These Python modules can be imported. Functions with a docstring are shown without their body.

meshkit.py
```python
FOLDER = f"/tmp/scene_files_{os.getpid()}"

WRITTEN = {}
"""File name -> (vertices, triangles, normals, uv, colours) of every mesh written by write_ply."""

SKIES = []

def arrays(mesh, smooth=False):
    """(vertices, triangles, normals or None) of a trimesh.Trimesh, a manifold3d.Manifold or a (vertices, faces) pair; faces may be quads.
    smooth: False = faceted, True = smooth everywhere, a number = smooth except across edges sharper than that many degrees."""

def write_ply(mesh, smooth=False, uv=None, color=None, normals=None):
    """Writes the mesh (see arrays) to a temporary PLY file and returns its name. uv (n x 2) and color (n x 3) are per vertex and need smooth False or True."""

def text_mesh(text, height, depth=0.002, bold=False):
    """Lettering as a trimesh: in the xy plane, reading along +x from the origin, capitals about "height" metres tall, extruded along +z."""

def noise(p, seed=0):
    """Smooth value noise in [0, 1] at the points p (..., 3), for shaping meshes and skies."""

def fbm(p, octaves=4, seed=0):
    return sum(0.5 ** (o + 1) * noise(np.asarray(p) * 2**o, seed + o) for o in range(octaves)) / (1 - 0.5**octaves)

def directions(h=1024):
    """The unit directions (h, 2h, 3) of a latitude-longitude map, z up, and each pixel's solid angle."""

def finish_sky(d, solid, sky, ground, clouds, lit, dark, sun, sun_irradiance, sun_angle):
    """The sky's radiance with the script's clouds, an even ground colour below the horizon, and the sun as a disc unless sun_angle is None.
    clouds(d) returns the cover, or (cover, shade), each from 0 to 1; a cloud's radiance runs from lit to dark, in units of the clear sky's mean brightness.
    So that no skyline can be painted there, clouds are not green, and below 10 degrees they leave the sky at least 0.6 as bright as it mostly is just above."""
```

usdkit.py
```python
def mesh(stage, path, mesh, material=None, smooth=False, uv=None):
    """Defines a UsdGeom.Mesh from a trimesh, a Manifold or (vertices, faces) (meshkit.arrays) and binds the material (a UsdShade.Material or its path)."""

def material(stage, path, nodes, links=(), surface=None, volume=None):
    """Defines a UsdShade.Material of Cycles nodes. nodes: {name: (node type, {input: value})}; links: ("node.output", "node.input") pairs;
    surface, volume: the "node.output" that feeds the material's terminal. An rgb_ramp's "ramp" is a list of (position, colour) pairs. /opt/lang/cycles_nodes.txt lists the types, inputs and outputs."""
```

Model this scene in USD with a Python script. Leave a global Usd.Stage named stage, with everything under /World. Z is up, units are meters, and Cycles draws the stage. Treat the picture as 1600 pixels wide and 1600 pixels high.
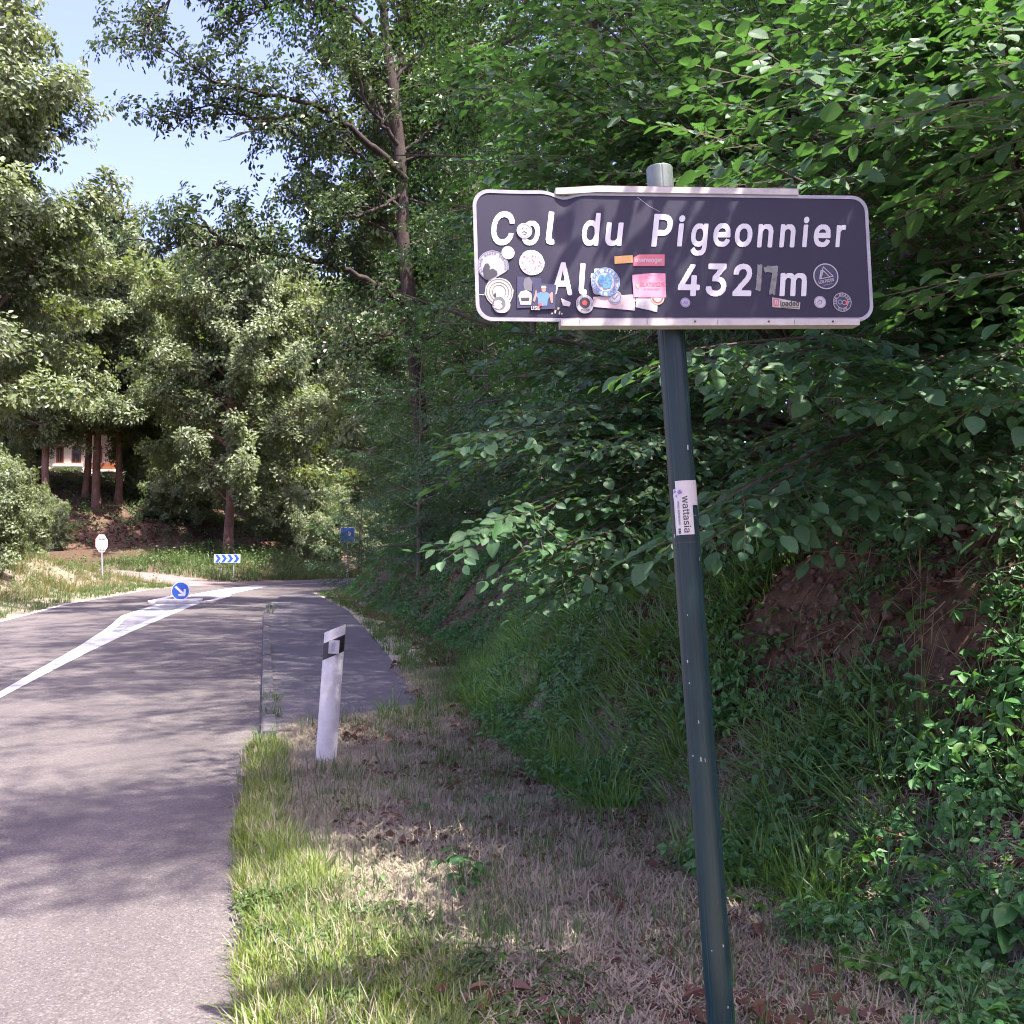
import math
import numpy as np, trimesh, shapely
from shapely.geometry import Polygon, LineString, Point, box as sbox
from shapely import affinity
from scipy.interpolate import RBFInterpolator
from pxr import Usd, UsdGeom, UsdLux, UsdShade, Sdf, Gf, Vt
import usdkit, meshkit

stage = Usd.Stage.CreateInMemory()
UsdGeom.SetStageUpAxis(stage, 'Z')
UsdGeom.SetStageMetersPerUnit(stage, 1.0)
UsdGeom.Xform.Define(stage, '/World')
UsdGeom.Scope.Define(stage, '/World/Looks')

# ------------------------------------------------------------------ camera, sky, sun, exposure
PITCH = math.atan(85 / 1600)
EXPOSURE = 2.15
SUN_ELEV, SUN_AZ = math.radians(64), math.radians(52)      # azimuth measured from behind the camera towards the right
SUN = np.array([math.cos(SUN_ELEV) * math.sin(SUN_AZ), -math.cos(SUN_ELEV) * math.cos(SUN_AZ), math.sin(SUN_ELEV)])
SKY_STRENGTH, SUN_INTENSITY = 0.138, 1.25

cam = UsdGeom.Camera.Define(stage, '/World/camera')
cam.AddTranslateOp().Set(Gf.Vec3d(0, 0, 1.5))
cam.AddRotateXOp().Set(90 + math.degrees(PITCH))
cam.CreateHorizontalApertureAttr(36.0)
cam.CreateVerticalApertureAttr(36.0)
cam.CreateFocalLengthAttr(36.0)
cam.CreateClippingRangeAttr(Gf.Vec2f(0.05, 5000))
cam.CreateExposureAttr(EXPOSURE)

sky = UsdLux.DomeLight.Define(stage, '/World/sky')
sky.GetPrim().SetCustomDataByKey('kind', 'structure')
skymat = usdkit.material(stage, '/World/Looks/sky', {
    's': ('sky_texture', {'sky_type': 'single_scattering', 'sun_disc': False, 'sun_elevation': SUN_ELEV,
                          'sun_rotation': math.atan2(SUN[0], SUN[1]), 'air_density': 0.8, 'aerosol_density': 5.8, 'ozone_density': 2.0, 'altitude': 430.0}),
    'w': ('mix_color', {'blend_type': 'multiply', 'fac': 1.0, 'b': (1.05, 0.895, 1.16), 'use_clamp': False}),   # the phone's cool white balance
    'b': ('background_shader', {'strength': SKY_STRENGTH})}, [('s.color', 'w.a'), ('w.result', 'b.color')], surface='b.background')
UsdShade.MaterialBindingAPI.Apply(sky.GetPrim()).Bind(skymat)
sun = UsdLux.DistantLight.Define(stage, '/World/sun')
sun.CreateIntensityAttr(SUN_INTENSITY)
sun.CreateNormalizeAttr(True)
sun.CreateAngleAttr(0.55)
sun.CreateColorAttr(Gf.Vec3f(1.0, 0.93, 0.84))
_z = SUN / np.linalg.norm(SUN)
_x = np.cross([0, 0, 1], _z); _x /= np.linalg.norm(_x)
_y = np.cross(_z, _x)
_m = np.eye(4); _m[0, :3], _m[1, :3], _m[2, :3] = _x, _y, _z
sun.AddTransformOp().Set(Gf.Matrix4d(*_m.ravel().tolist()))

# ------------------------------------------------------------------ small helpers
C0 = np.array([0, 0, 1.5])
FW = np.array([0, math.cos(PITCH), math.sin(PITCH)]); UP = np.array([0, -math.sin(PITCH), math.cos(PITCH)]); RT = np.array([1.0, 0, 0])

def px(u, v, y):                      # the point on a photograph line of sight at the depth y
    d = FW + (u - 800) / 1600 * RT + (800 - v) / 1600 * UP
    return C0 + d * y / d[1]

def proj(P):
    d = np.asarray(P, float) - C0
    z = d @ FW
    return np.stack([800 + 1600 * (d @ RT) / z, 800 - 1600 * (d @ UP) / z, z], -1)

def zr(y):                            # road profile
    return 0.01 * (np.clip(y, 8, 75) - 8)

def gr(u, v, dz=0.0):                 # the road-level point seen at a pixel
    y = 10.0
    d = FW + (u - 800) / 1600 * RT + (800 - v) / 1600 * UP
    for _ in range(300):
        y = 0.5 * y + 0.5 * (zr(y) + dz - 1.5) / d[2] * d[1]
    return C0 + d * y / d[1]

USED = {}
def fresh(parent, name):
    path = f'{parent}/{name}'
    n = USED.get(path, 0)
    USED[path] = n + 1
    return path if n == 0 else f'{path}_{n:03d}'

def tag(prim, label=None, category=None, group=None, kind=None):
    prim = prim.GetPrim() if hasattr(prim, 'GetPrim') else prim
    for k, v in (('label', label), ('category', category), ('group', group), ('kind', kind)):
        if v:
            prim.SetCustomDataByKey(k, v)
    return prim

def thing(name, label=None, cat=None, loc=(0, 0, 0), group=None, kind=None, rz=None):
    p = fresh('/World', name)
    x = UsdGeom.Xform.Define(stage, p)
    x.AddTranslateOp().Set(Gf.Vec3d(*map(float, loc)))
    if rz is not None:
        x.AddRotateZOp().Set(float(math.degrees(rz)))
    tag(x, label, cat, group, kind)
    return p

def part(parent, name, mesh, mat, smooth=False, label=None, kind=None, loc=None, uv=None):
    p = fresh(parent, name)
    if loc is not None:               # a mesh given in world space, under a parent at loc
        v, f = meshkit.arrays(mesh)[:2]
        mesh = (v - np.asarray(loc, float), f)
    usdkit.mesh(stage, p, mesh, mat, smooth=smooth, uv=uv)
    tag(stage.GetPrimAtPath(p), label, None, None, kind)
    return p

def single(name, mesh, mat, label=None, cat=None, group=None, kind=None, smooth=False):
    p = fresh('/World', name)
    usdkit.mesh(stage, p, mesh, mat, smooth=smooth)
    tag(stage.GetPrimAtPath(p), label, cat, group, kind)
    return p

def cat_meshes(ms):
    vs, fs, n = [], [], 0
    for m in ms:
        v, f = (m if isinstance(m, tuple) else (np.asarray(m.vertices), np.asarray(m.faces)))
        vs.append(v); fs.append(np.asarray(f) + n); n += len(v)
    return np.vstack(vs), np.vstack(fs)

def bx(x0, x1, y0, y1, z0, z1):
    m = trimesh.creation.box((x1 - x0, y1 - y0, z1 - z0))
    m.apply_translation(((x0 + x1) / 2, (y0 + y1) / 2, (z0 + z1) / 2))
    return np.asarray(m.vertices), np.asarray(m.faces)

def tube(P, r, n=7, caps=True):
    P = np.asarray(P, float); k = len(P)
    r = np.broadcast_to(np.asarray(r, float), (k,))
    T = np.gradient(P, axis=0)
    T /= np.maximum(np.linalg.norm(T, axis=1, keepdims=True), 1e-9)
    a = np.where(np.abs(T[:, 2:3]) > 0.9, [[1.0, 0, 0]], [[0, 0, 1.0]])
    A = np.cross(T, a); A /= np.linalg.norm(A, axis=1, keepdims=True)
    for i in range(1, k):             # keep the frame from flipping
        A[i] = A[i - 1] - T[i] * (A[i - 1] @ T[i]); A[i] /= max(np.linalg.norm(A[i]), 1e-9)
    B = np.cross(T, A)
    t = np.arange(n) * 2 * np.pi / n
    V = P[:, None] + r[:, None, None] * (np.cos(t)[None, :, None] * A[:, None] + np.sin(t)[None, :, None] * B[:, None])
    V = V.reshape(-1, 3)
    i = np.arange(k - 1)[:, None] * n; j = np.arange(n)[None]; j2 = (j + 1) % n
    a_, b_, c_, d_ = (i + j).ravel(), (i + j2).ravel(), (i + n + j2).ravel(), (i + n + j).ravel()
    F = np.vstack([np.stack([a_, b_, c_], 1), np.stack([a_, c_, d_], 1)])
    if caps:
        V = np.vstack([V, P[:1], P[-1:]])
        q = np.arange(n); q2 = (q + 1) % n; o = (k - 1) * n
        F = np.vstack([F, np.stack([q2, q, np.full(n, k * n)], 1), np.stack([o + q, o + q2, np.full(n, k * n + 1)], 1)])
    return V, F

def extr(poly, depth):
    out = []
    for g in getattr(poly, 'geoms', [poly]):
        if g.geom_type == 'Polygon' and g.area > 1e-12:
            m = trimesh.creation.extrude_polygon(g, depth, engine='earcut')
            out.append((np.asarray(m.vertices), np.asarray(m.faces)))
    return cat_meshes(out)

def tri2d(poly):
    out = []
    for g in getattr(poly, 'geoms', [poly]):
        if g.geom_type == 'Polygon' and g.area > 1e-9:
            v, f = trimesh.creation.triangulate_polygon(g, engine='earcut')
            out.append((np.column_stack([v, np.zeros(len(v))]), f))
    return cat_meshes(out)

def drape(poly, dz):                  # exact on the piecewise linear road profile
    out = []
    for a, b in ((-60, 8), (8, 75), (75, 200)):
        g = poly.intersection(sbox(-300, a, 300, b))
        if g.area > 1e-6:
            v, f = tri2d(g)
            v[:, 2] = zr(v[:, 1]) + dz
            n = np.cross(v[f[:, 1]] - v[f[:, 0]], v[f[:, 2]] - v[f[:, 0]])[:, 2]
            f[n < 0] = f[n < 0][:, ::-1]
            out.append((v, f))
    return cat_meshes(out)

def rotz(a):
    c, s = np.cos(a), np.sin(a)
    return np.array([[c, -s, 0], [s, c, 0], [0, 0, 1.0]])

def frames(d, roll):                  # rotation matrices with x along d and z as near up as can be, then rolled about x
    d = np.asarray(d, float); d = d / np.linalg.norm(d, axis=1, keepdims=True)
    y = np.cross([[0, 0, 1.0]], d); l = np.linalg.norm(y, axis=1, keepdims=True)
    y = np.where(l > 1e-4, y / np.maximum(l, 1e-9), [[0, 1.0, 0]])
    z = np.cross(d, y)
    c, s = np.cos(roll)[:, None], np.sin(roll)[:, None]
    y2, z2 = y * c + z * s, z * c - y * s
    return np.stack([d, y2, z2], 2)

def scatter(tmpl, R, p, s):           # copies of one template merged into one mesh
    V, F = tmpl
    n = len(p)
    if n == 0:
        return np.zeros((0, 3)), np.zeros((0, 3), int)
    W = np.einsum('nij,kj->nki', R, V) * np.asarray(s, float).reshape(-1, 1, 1) + p[:, None]
    return W.reshape(-1, 3), (F[None] + (np.arange(n) * len(V))[:, None, None]).reshape(-1, 3)

def quats(R):
    w = np.sqrt(np.maximum(0, 1 + R[:, 0, 0] + R[:, 1, 1] + R[:, 2, 2])) / 2
    x = np.copysign(np.sqrt(np.maximum(0, 1 + R[:, 0, 0] - R[:, 1, 1] - R[:, 2, 2])) / 2, R[:, 2, 1] - R[:, 1, 2])
    y = np.copysign(np.sqrt(np.maximum(0, 1 - R[:, 0, 0] + R[:, 1, 1] - R[:, 2, 2])) / 2, R[:, 0, 2] - R[:, 2, 0])
    z = np.copysign(np.sqrt(np.maximum(0, 1 - R[:, 0, 0] - R[:, 1, 1] + R[:, 2, 2])) / 2, R[:, 1, 0] - R[:, 0, 1])
    return np.stack([w, x, y, z], 1)

def instancer(path, protos, R, p, s, idx):
    pi = UsdGeom.PointInstancer.Define(stage, path)
    tg = []
    for k, (m, mat) in enumerate(protos):
        q = f'{path}/tuft_{k:03d}' if k else f'{path}/tuft'
        usdkit.mesh(stage, q, m, mat)
        tg.append(q)
    rel = pi.CreatePrototypesRel()
    for q in tg:
        rel.AddTarget(q)
    pi.CreatePositionsAttr(Vt.Vec3fArray.FromNumpy(np.asarray(p, np.float32)))
    pi.CreateOrientationsAttr(Vt.QuathArray([Gf.Quath(float(a), float(b), float(c), float(d)) for a, b, c, d in quats(R)]))
    s = np.asarray(s, np.float32)
    pi.CreateScalesAttr(Vt.Vec3fArray.FromNumpy(np.repeat(s[:, None], 3, 1) if s.ndim == 1 else s))
    pi.CreateProtoIndicesAttr(Vt.IntArray.FromNumpy(np.asarray(idx, np.int32)))
    return pi

# ------------------------------------------------------------------ materials
LK = '/World/Looks/'
def M(name, nodes, links, surface='p.BSDF'):
    return usdkit.material(stage, LK + name, nodes, links, surface=surface)

def plain(name, col, rough=0.5, metal=0.0, spec=0.5, dirt=0.25, scale=6.0, bump=0.0, bscale=60.0):
    d = tuple(c * (1 - dirt) for c in col)
    n = {'g': ('geometry', {}), 'n': ('noise_texture', {'scale': scale, 'detail': 5.0, 'roughness': 0.65}),
         'r': ('rgb_ramp', {'ramp': [(0.3, d), (0.7, col)]}),
         'p': ('principled_bsdf', {'roughness': rough, 'metallic': metal, 'specular_ior_level': spec})}
    l = [('g.position', 'n.vector'), ('n.fac', 'r.fac'), ('r.color', 'p.base_color')]
    if bump:
        n['n2'] = ('noise_texture', {'scale': bscale, 'detail': 4.0})
        n['b'] = ('bump', {'strength': 0.6, 'distance': bump})
        l += [('g.position', 'n2.vector'), ('n2.fac', 'b.height'), ('b.normal', 'p.normal')]
    return M(name, n, l)

def leafy(name, ramp, trans=0.3, rough=0.5, spec=0.35, tint=(1.25, 1.25, 0.5), nscale=0.35, veins=False):
    n = {'g': ('geometry', {}),
         'r': ('rgb_ramp', {'ramp': ramp}),
         'n': ('noise_texture', {'scale': nscale, 'detail': 2.0}),
         'mr': ('map_range', {'from_min': 0.3, 'from_max': 0.7, 'to_min': 0.75, 'to_max': 1.2}),
         'mu': ('mix_color', {'blend_type': 'multiply', 'fac': 1.0}),
         'tc': ('mix_color', {'blend_type': 'multiply', 'fac': 1.0, 'b': tint, 'use_clamp': False}),
         'p': ('principled_bsdf', {'roughness': rough, 'specular_ior_level': spec}),
         't': ('translucent_bsdf', {}),
         'm': ('mix_closure', {'fac': trans})}
    l = [('g.random_per_island', 'r.fac'), ('g.position', 'n.vector'), ('n.fac', 'mr.value'), ('r.color', 'mu.a'), ('mr.result', 'mu.b'),
         ('mu.result', 'tc.a'), ('tc.result', 't.color'), ('p.BSDF', 'm.closure1'), ('t.BSDF', 'm.closure2')]
    if veins:
        n['uv'] = ('uvmap', {'attribute': 'st'})
        n['w'] = ('wave_texture', {'wave_type': 'bands', 'bands_direction': 'y', 'scale': 1.0, 'distortion': 0.0})
        n['vr'] = ('rgb_ramp', {'ramp': [(0.0, (1.28, 1.28, 1.15)), (0.22, (1, 1, 1)), (1.0, (0.96, 0.96, 0.96))]})
        n['vm'] = ('mix_color', {'blend_type': 'multiply', 'fac': 1.0, 'use_clamp': False})
        n['b'] = ('bump', {'strength': 0.5, 'distance': 0.002})
        l += [('uv.UV', 'w.vector'), ('w.fac', 'vr.fac'), ('mu.result', 'vm.a'), ('vr.color', 'vm.b'), ('vm.result', 'p.base_color'),
              ('w.fac', 'b.height'), ('b.normal', 'p.normal')]
    else:
        l += [('mu.result', 'p.base_color')]
    return M(name, n, l, 'm.closure')

beech_leaf = leafy('beech_leaf', [(0, (0.042, 0.100, 0.036)), (0.5, (0.068, 0.155, 0.046)), (0.85, (0.105, 0.205, 0.048)), (1, (0.22, 0.25, 0.05))], 0.42, 0.42, 0.6)
hornbeam_leaf = leafy('hornbeam_leaf', [(0, (0.044, 0.110, 0.042)), (0.45, (0.072, 0.160, 0.050)), (0.8, (0.11, 0.20, 0.05)), (0.93, (0.20, 0.25, 0.045)), (1, (0.30, 0.27, 0.06))], 0.42, 0.42, 0.6, veins=True)
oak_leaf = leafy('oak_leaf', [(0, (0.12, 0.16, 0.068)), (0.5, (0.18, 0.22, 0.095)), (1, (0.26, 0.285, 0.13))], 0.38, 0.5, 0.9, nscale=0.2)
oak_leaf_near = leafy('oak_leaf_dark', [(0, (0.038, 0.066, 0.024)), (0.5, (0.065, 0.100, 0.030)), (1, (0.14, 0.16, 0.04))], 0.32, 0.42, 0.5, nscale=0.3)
grass_green = leafy('grass_green', [(0, (0.12, 0.17, 0.03)), (0.55, (0.22, 0.26, 0.055)), (0.82, (0.38, 0.37, 0.13)), (1, (0.60, 0.56, 0.32))], 0.3, 0.5, 0.4, nscale=1.0)
grass_shade = leafy('grass_deep', [(0, (0.06, 0.12, 0.03)), (0.7, (0.12, 0.195, 0.05)), (1, (0.34, 0.32, 0.16))], 0.38, 0.5, 0.4, nscale=1.0)
straw = leafy('straw', [(0, (0.25, 0.22, 0.155)), (0.5, (0.53, 0.495, 0.36)), (1, (0.72, 0.69, 0.53))], 0.15, 0.6, 0.3, tint=(1, 1, 1), nscale=2.0)
litter = leafy('dead_leaves', [(0, (0.10, 0.052, 0.036)), (0.35, (0.26, 0.155, 0.11)), (0.75, (0.42, 0.28, 0.21)), (1, (0.60, 0.50, 0.40))], 0.12, 0.6, 0.3, tint=(1, 1, 1), nscale=1.5)
herb_leaf = leafy('herb_leaf', [(0, (0.065, 0.17, 0.05)), (0.6, (0.11, 0.24, 0.065)), (1, (0.22, 0.30, 0.07))], 0.4, 0.45, 0.45, nscale=1.2)
herb_light = leafy('herb_leaf_fresh', [(0, (0.06, 0.14, 0.025)), (0.6, (0.10, 0.20, 0.035)), (1, (0.17, 0.26, 0.045))], 0.32, 0.45, 0.45, nscale=1.2)
herb_red = leafy('herb_leaf_red', [(0, (0.12, 0.018, 0.018)), (0.7, (0.24, 0.035, 0.035)), (1, (0.14, 0.10, 0.03))], 0.3, 0.5, 0.4, nscale=1.2)
weed_dry = leafy('weed_dry', [(0, (0.14, 0.12, 0.05)), (0.5, (0.26, 0.19, 0.11)), (0.8, (0.36, 0.26, 0.17)), (1, (0.16, 0.19, 0.06))], 0.3, 0.55, 0.3, nscale=0.6)
weed_green = leafy('weed_green', [(0, (0.055, 0.095, 0.025)), (0.6, (0.11, 0.15, 0.04)), (1, (0.26, 0.24, 0.10))], 0.3, 0.5, 0.4, nscale=0.6)
yellow_petal = leafy('yellow_petal', [(0, (0.55, 0.42, 0.02)), (1, (0.7, 0.58, 0.05))], 0.3, 0.5, 0.3, tint=(1, 1, 1))
twig_mat = plain('twig', (0.085, 0.06, 0.042), 0.75, dirt=0.4, scale=30)

def bark(name, a, b, lichen=None):
    n = {'g': ('geometry', {}), 'mp': ('mapping', {'scale': (1, 1, 0.18)}), 'n': ('noise_texture', {'scale': 16.0, 'detail': 6.0, 'roughness': 0.7}),
         'r': ('rgb_ramp', {'ramp': [(0.3, a), (0.65, b)]}), 'b': ('bump', {'strength': 1.0, 'distance': 0.05}),
         'n2': ('noise_texture', {'scale': 1.3, 'detail': 4.0}), 'r2': ('rgb_ramp', {'ramp': [(0.45, (0, 0, 0)), (0.62, (1, 1, 1))]}),
         'mx': ('mix_color', {'blend_type': 'mix', 'b': lichen or b}), 'p': ('principled_bsdf', {'roughness': 0.85, 'specular_ior_level': 0.2})}
    return M(name, n, [('g.position', 'mp.vector'), ('mp.vector', 'n.vector'), ('n.fac', 'r.fac'), ('n.fac', 'b.height'), ('g.position', 'n2.vector'),
                       ('n2.fac', 'r2.fac'), ('r2.color', 'mx.fac'), ('r.color', 'mx.a'), ('mx.result', 'p.base_color'), ('b.normal', 'p.normal')])
bark_oak = bark('oak_bark', (0.015, 0.011, 0.010), (0.050, 0.038, 0.033))
bark_beech = bark('beech_bark', (0.06, 0.05, 0.042), (0.12, 0.10, 0.085), (0.09, 0.10, 0.06))
bark_red = bark('reddish_bark', (0.07, 0.036, 0.026), (0.19, 0.11, 0.085))

def asphalt(name, a, b):
    n = {'g': ('geometry', {}), 'v': ('voronoi_texture', {'scale': 130.0}), 'vr': ('rgb_ramp', {'ramp': [(0, (0.62, 0.62, 0.64)), (0.35, (1, 1, 1)), (0.8, (1.12, 1.1, 1.1)), (1, (1.9, 1.9, 1.9))]}),
         'n': ('noise_texture', {'scale': 0.55, 'detail': 6.0, 'roughness': 0.6}), 'r': ('rgb_ramp', {'ramp': [(0.3, a), (0.7, b)]}),
         'mp': ('mapping', {'rotation': (0, 0, -0.245), 'scale': (1.5, 0.07, 1)}), 'tn': ('noise_texture', {'scale': 1.0, 'detail': 3.0}),
         'tr': ('rgb_ramp', {'ramp': [(0.32, (0.80, 0.80, 0.81)), (0.5, (1, 1, 1)), (0.68, (1.14, 1.13, 1.12))]}), 'tm': ('mix_color', {'blend_type': 'multiply', 'fac': 1.0, 'use_clamp': False}),
         'sc': ('separate_color', {}), 'm': ('mix_color', {'blend_type': 'multiply', 'fac': 0.9, 'use_clamp': False}),
         'v2': ('voronoi_texture', {'scale': 110.0}), 'b': ('bump', {'strength': 0.9, 'distance': 0.006}),
         'p': ('principled_bsdf', {'roughness': 0.78, 'specular_ior_level': 0.35})}
    return M(name, n, [('g.position', 'v.vector'), ('g.position', 'v2.vector'), ('g.position', 'n.vector'), ('v.color', 'sc.color'), ('sc.r', 'vr.fac'), ('n.fac', 'r.fac'), ('g.position', 'mp.vector'), ('mp.vector', 'tn.vector'), ('tn.fac', 'tr.fac'), ('r.color', 'tm.a'), ('tr.color', 'tm.b'), ('tm.result', 'm.a'),
                       ('vr.color', 'm.b'), ('m.result', 'p.base_color'), ('v2.distance', 'b.height'), ('b.normal', 'p.normal')])
asphalt_road = asphalt('asphalt', (0.070, 0.062, 0.060), (0.092, 0.081, 0.078))
asphalt_lay = asphalt('asphalt_lay_by', (0.070, 0.066, 0.070), (0.092, 0.086, 0.091))
asphalt_side = asphalt('asphalt_side_road', (0.12, 0.092, 0.085), (0.17, 0.132, 0.122))

def paint(name, col, wear, under):
    n = {'g': ('geometry', {}), 'n': ('noise_texture', {'scale': 7.0, 'detail': 8.0, 'roughness': 0.75}), 'r': ('rgb_ramp', {'ramp': [(wear - 0.06, under), (wear + 0.06, col)]}),
         'n2': ('noise_texture', {'scale': 120.0, 'detail': 2.0}), 'b': ('bump', {'strength': 0.6, 'distance': 0.004}), 'p': ('principled_bsdf', {'roughness': 0.6, 'specular_ior_level': 0.4})}
    return M(name, n, [('g.position', 'n.vector'), ('n.fac', 'r.fac'), ('r.color', 'p.base_color'), ('g.position', 'n2.vector'), ('n2.fac', 'b.height'), ('b.normal', 'p.normal')])
road_paint = paint('road_paint', (0.36, 0.37, 0.365), 0.41, (0.3, 0.29, 0.3))
hatch_paint = paint('worn_paint', (0.19, 0.19, 0.20), 0.46, (0.17, 0.16, 0.17))
concrete = plain('concrete', (0.085, 0.080, 0.080), 0.85, dirt=0.4, scale=9, bump=0.004, bscale=90)
concrete_white = plain('concrete_white', (0.62, 0.60, 0.56), 0.8, dirt=0.3, scale=9, bump=0.004)

# ground: colours by the mesh's own zone primvar (r: bank earth, g: dry verge, b: forest floor)
ground_mat = M('ground', {
    'g': ('geometry', {}), 'z': ('attribute', {'attribute': 'zone'}), 's': ('separate_color', {}),
    'n': ('noise_texture', {'scale': 9.0, 'detail': 8.0, 'roughness': 0.7}), 'n3': ('noise_texture', {'scale': 1.1, 'detail': 4.0}),
    'earth': ('rgb_ramp', {'ramp': [(0.3, (0.045, 0.029, 0.021)), (0.55, (0.11, 0.070, 0.050)), (0.75, (0.21, 0.14, 0.105))]}),
    'dry': ('rgb_ramp', {'ramp': [(0.3, (0.17, 0.15, 0.11)), (0.55, (0.33, 0.30, 0.22)), (0.75, (0.46, 0.43, 0.32))]}),
    'wood': ('rgb_ramp', {'ramp': [(0.3, (0.03, 0.02, 0.014)), (0.6, (0.075, 0.05, 0.032)), (0.8, (0.04, 0.06, 0.02))]}),
    'm1': ('mix_color', {'blend_type': 'mix'}), 'm2': ('mix_color', {'blend_type': 'mix'}),
    'b': ('bump', {'strength': 1.0, 'distance': 0.03}), 'p': ('principled_bsdf', {'roughness': 0.9, 'specular_ior_level': 0.15})},
    [('g.position', 'n.vector'), ('z.color', 's.color'), ('n.fac', 'earth.fac'), ('n.fac', 'dry.fac'), ('n.fac', 'wood.fac'),
     ('wood.color', 'm1.a'), ('earth.color', 'm1.b'), ('s.r', 'm1.fac'), ('m1.result', 'm2.a'), ('dry.color', 'm2.b'), ('s.g', 'm2.fac'),
     ('m2.result', 'p.base_color'), ('n.fac', 'b.height'), ('b.normal', 'p.normal')])

# ------------------------------------------------------------------ road outline (unrolled along the ground)
def g2(L):
    return [tuple(gr(u, v)[:2]) for u, v in L]
RE = [(3.0, -14.0), (0.35, -1.0), (-0.15, 1.0)] + g2([(390, 1600), (386, 1400), (384, 1280), (398, 1170), (408, 1150), (410, 1050), (412, 965), (418, 948)]) \
    + [(-9.0, 40.2), (-8.55, 43.5)] + g2([(545, 917), (585, 907)]) + [(-5.2, 72.5), (3.0, 80.0), (14.0, 87.0), (60, 100)]
LE = [(-3.8, -14.0), (-6.6, 0.0), (-9.3, 12.0)] + g2([(0, 970), (100, 944), (225, 922)]) + [(-16.9, 55.0), (-15.0, 64.0), (-11.0, 72.5), (-4.0, 80.5), (6.0, 88.5), (55, 110)]
road_poly = Polygon(RE + LE[::-1])
LAY = g2([(408, 1155), (480, 1146), (560, 1131), (640, 1117), (665, 1110), (640, 1075), (592, 1010), (545, 958), (497, 932)]) + [(-8.55, 43.5), (-9.0, 40.2)] + g2([(418, 948), (412, 965), (410, 1050)])
lay_poly = Polygon(LAY).buffer(0)
re_line, le_line = LineString(RE), LineString(LE)
SIDE = np.array([[-15.6, 55.5], [-19.5, 58.5], [-24.0, 61.5], [-29.5, 63.5], [-34.5, 66.5], [-35.0, 71.0], [-30.5, 74.0], [-26.0, 77.5], [-20.0, 84.0]])
SIDEZ = np.array([0.47, 0.75, 1.15, 1.6, 2.0, 2.45, 2.8, 3.15, 3.7])
side_line = LineString(SIDE)
for _p in (road_poly, lay_poly, re_line, le_line, side_line):
    shapely.prepare(_p)

# left-hand terrain from a few spot heights
_ctl = []
def ctl(u, v, y):
    _ctl.append(px(u, v, y))
for a in ((0, 885, 31), (0, 882, 36), (70, 886, 40), (150, 894, 47), (40, 905, 34), (110, 915, 43), (160, 895, 51), (205, 914, 51), (355, 893, 63), (300, 893, 60), (300, 905, 57.5), (400, 900, 64),
          (360, 868, 73), (440, 878, 73), (150, 850, 76.5), (220, 846, 77), (60, 856, 72), (150, 775, 84), (30, 780, 80), (250, 790, 88), (120, 742, 93), (0, 735, 92), (500, 886, 80), (600, 880, 90), (330, 800, 96), (480, 830, 105)):
    ctl(*a)
_ctl += [np.array(q, float) for q in ((-80, 30, 9), (-45, 18, 3.5), (-60, 0, 5), (-30, 0, 1.2), (-20, 10, 0.6), (-45, 45, 5.0), (-60, 70, 9), (-60, 100, 16), (-30, 130, 19), (0, 110, 7), (0, 140, 14), (30, 120, 8), (-120, 50, 20), (-60, 150, 28), (30, 180, 24), (-14, -10, 0), (-25, -20, 1))]
for (xx, yy), zz in zip(SIDE, SIDEZ):
    _ctl.append(np.array([xx, yy, zz - 0.05]))
_ctl = np.array(_ctl)
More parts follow.
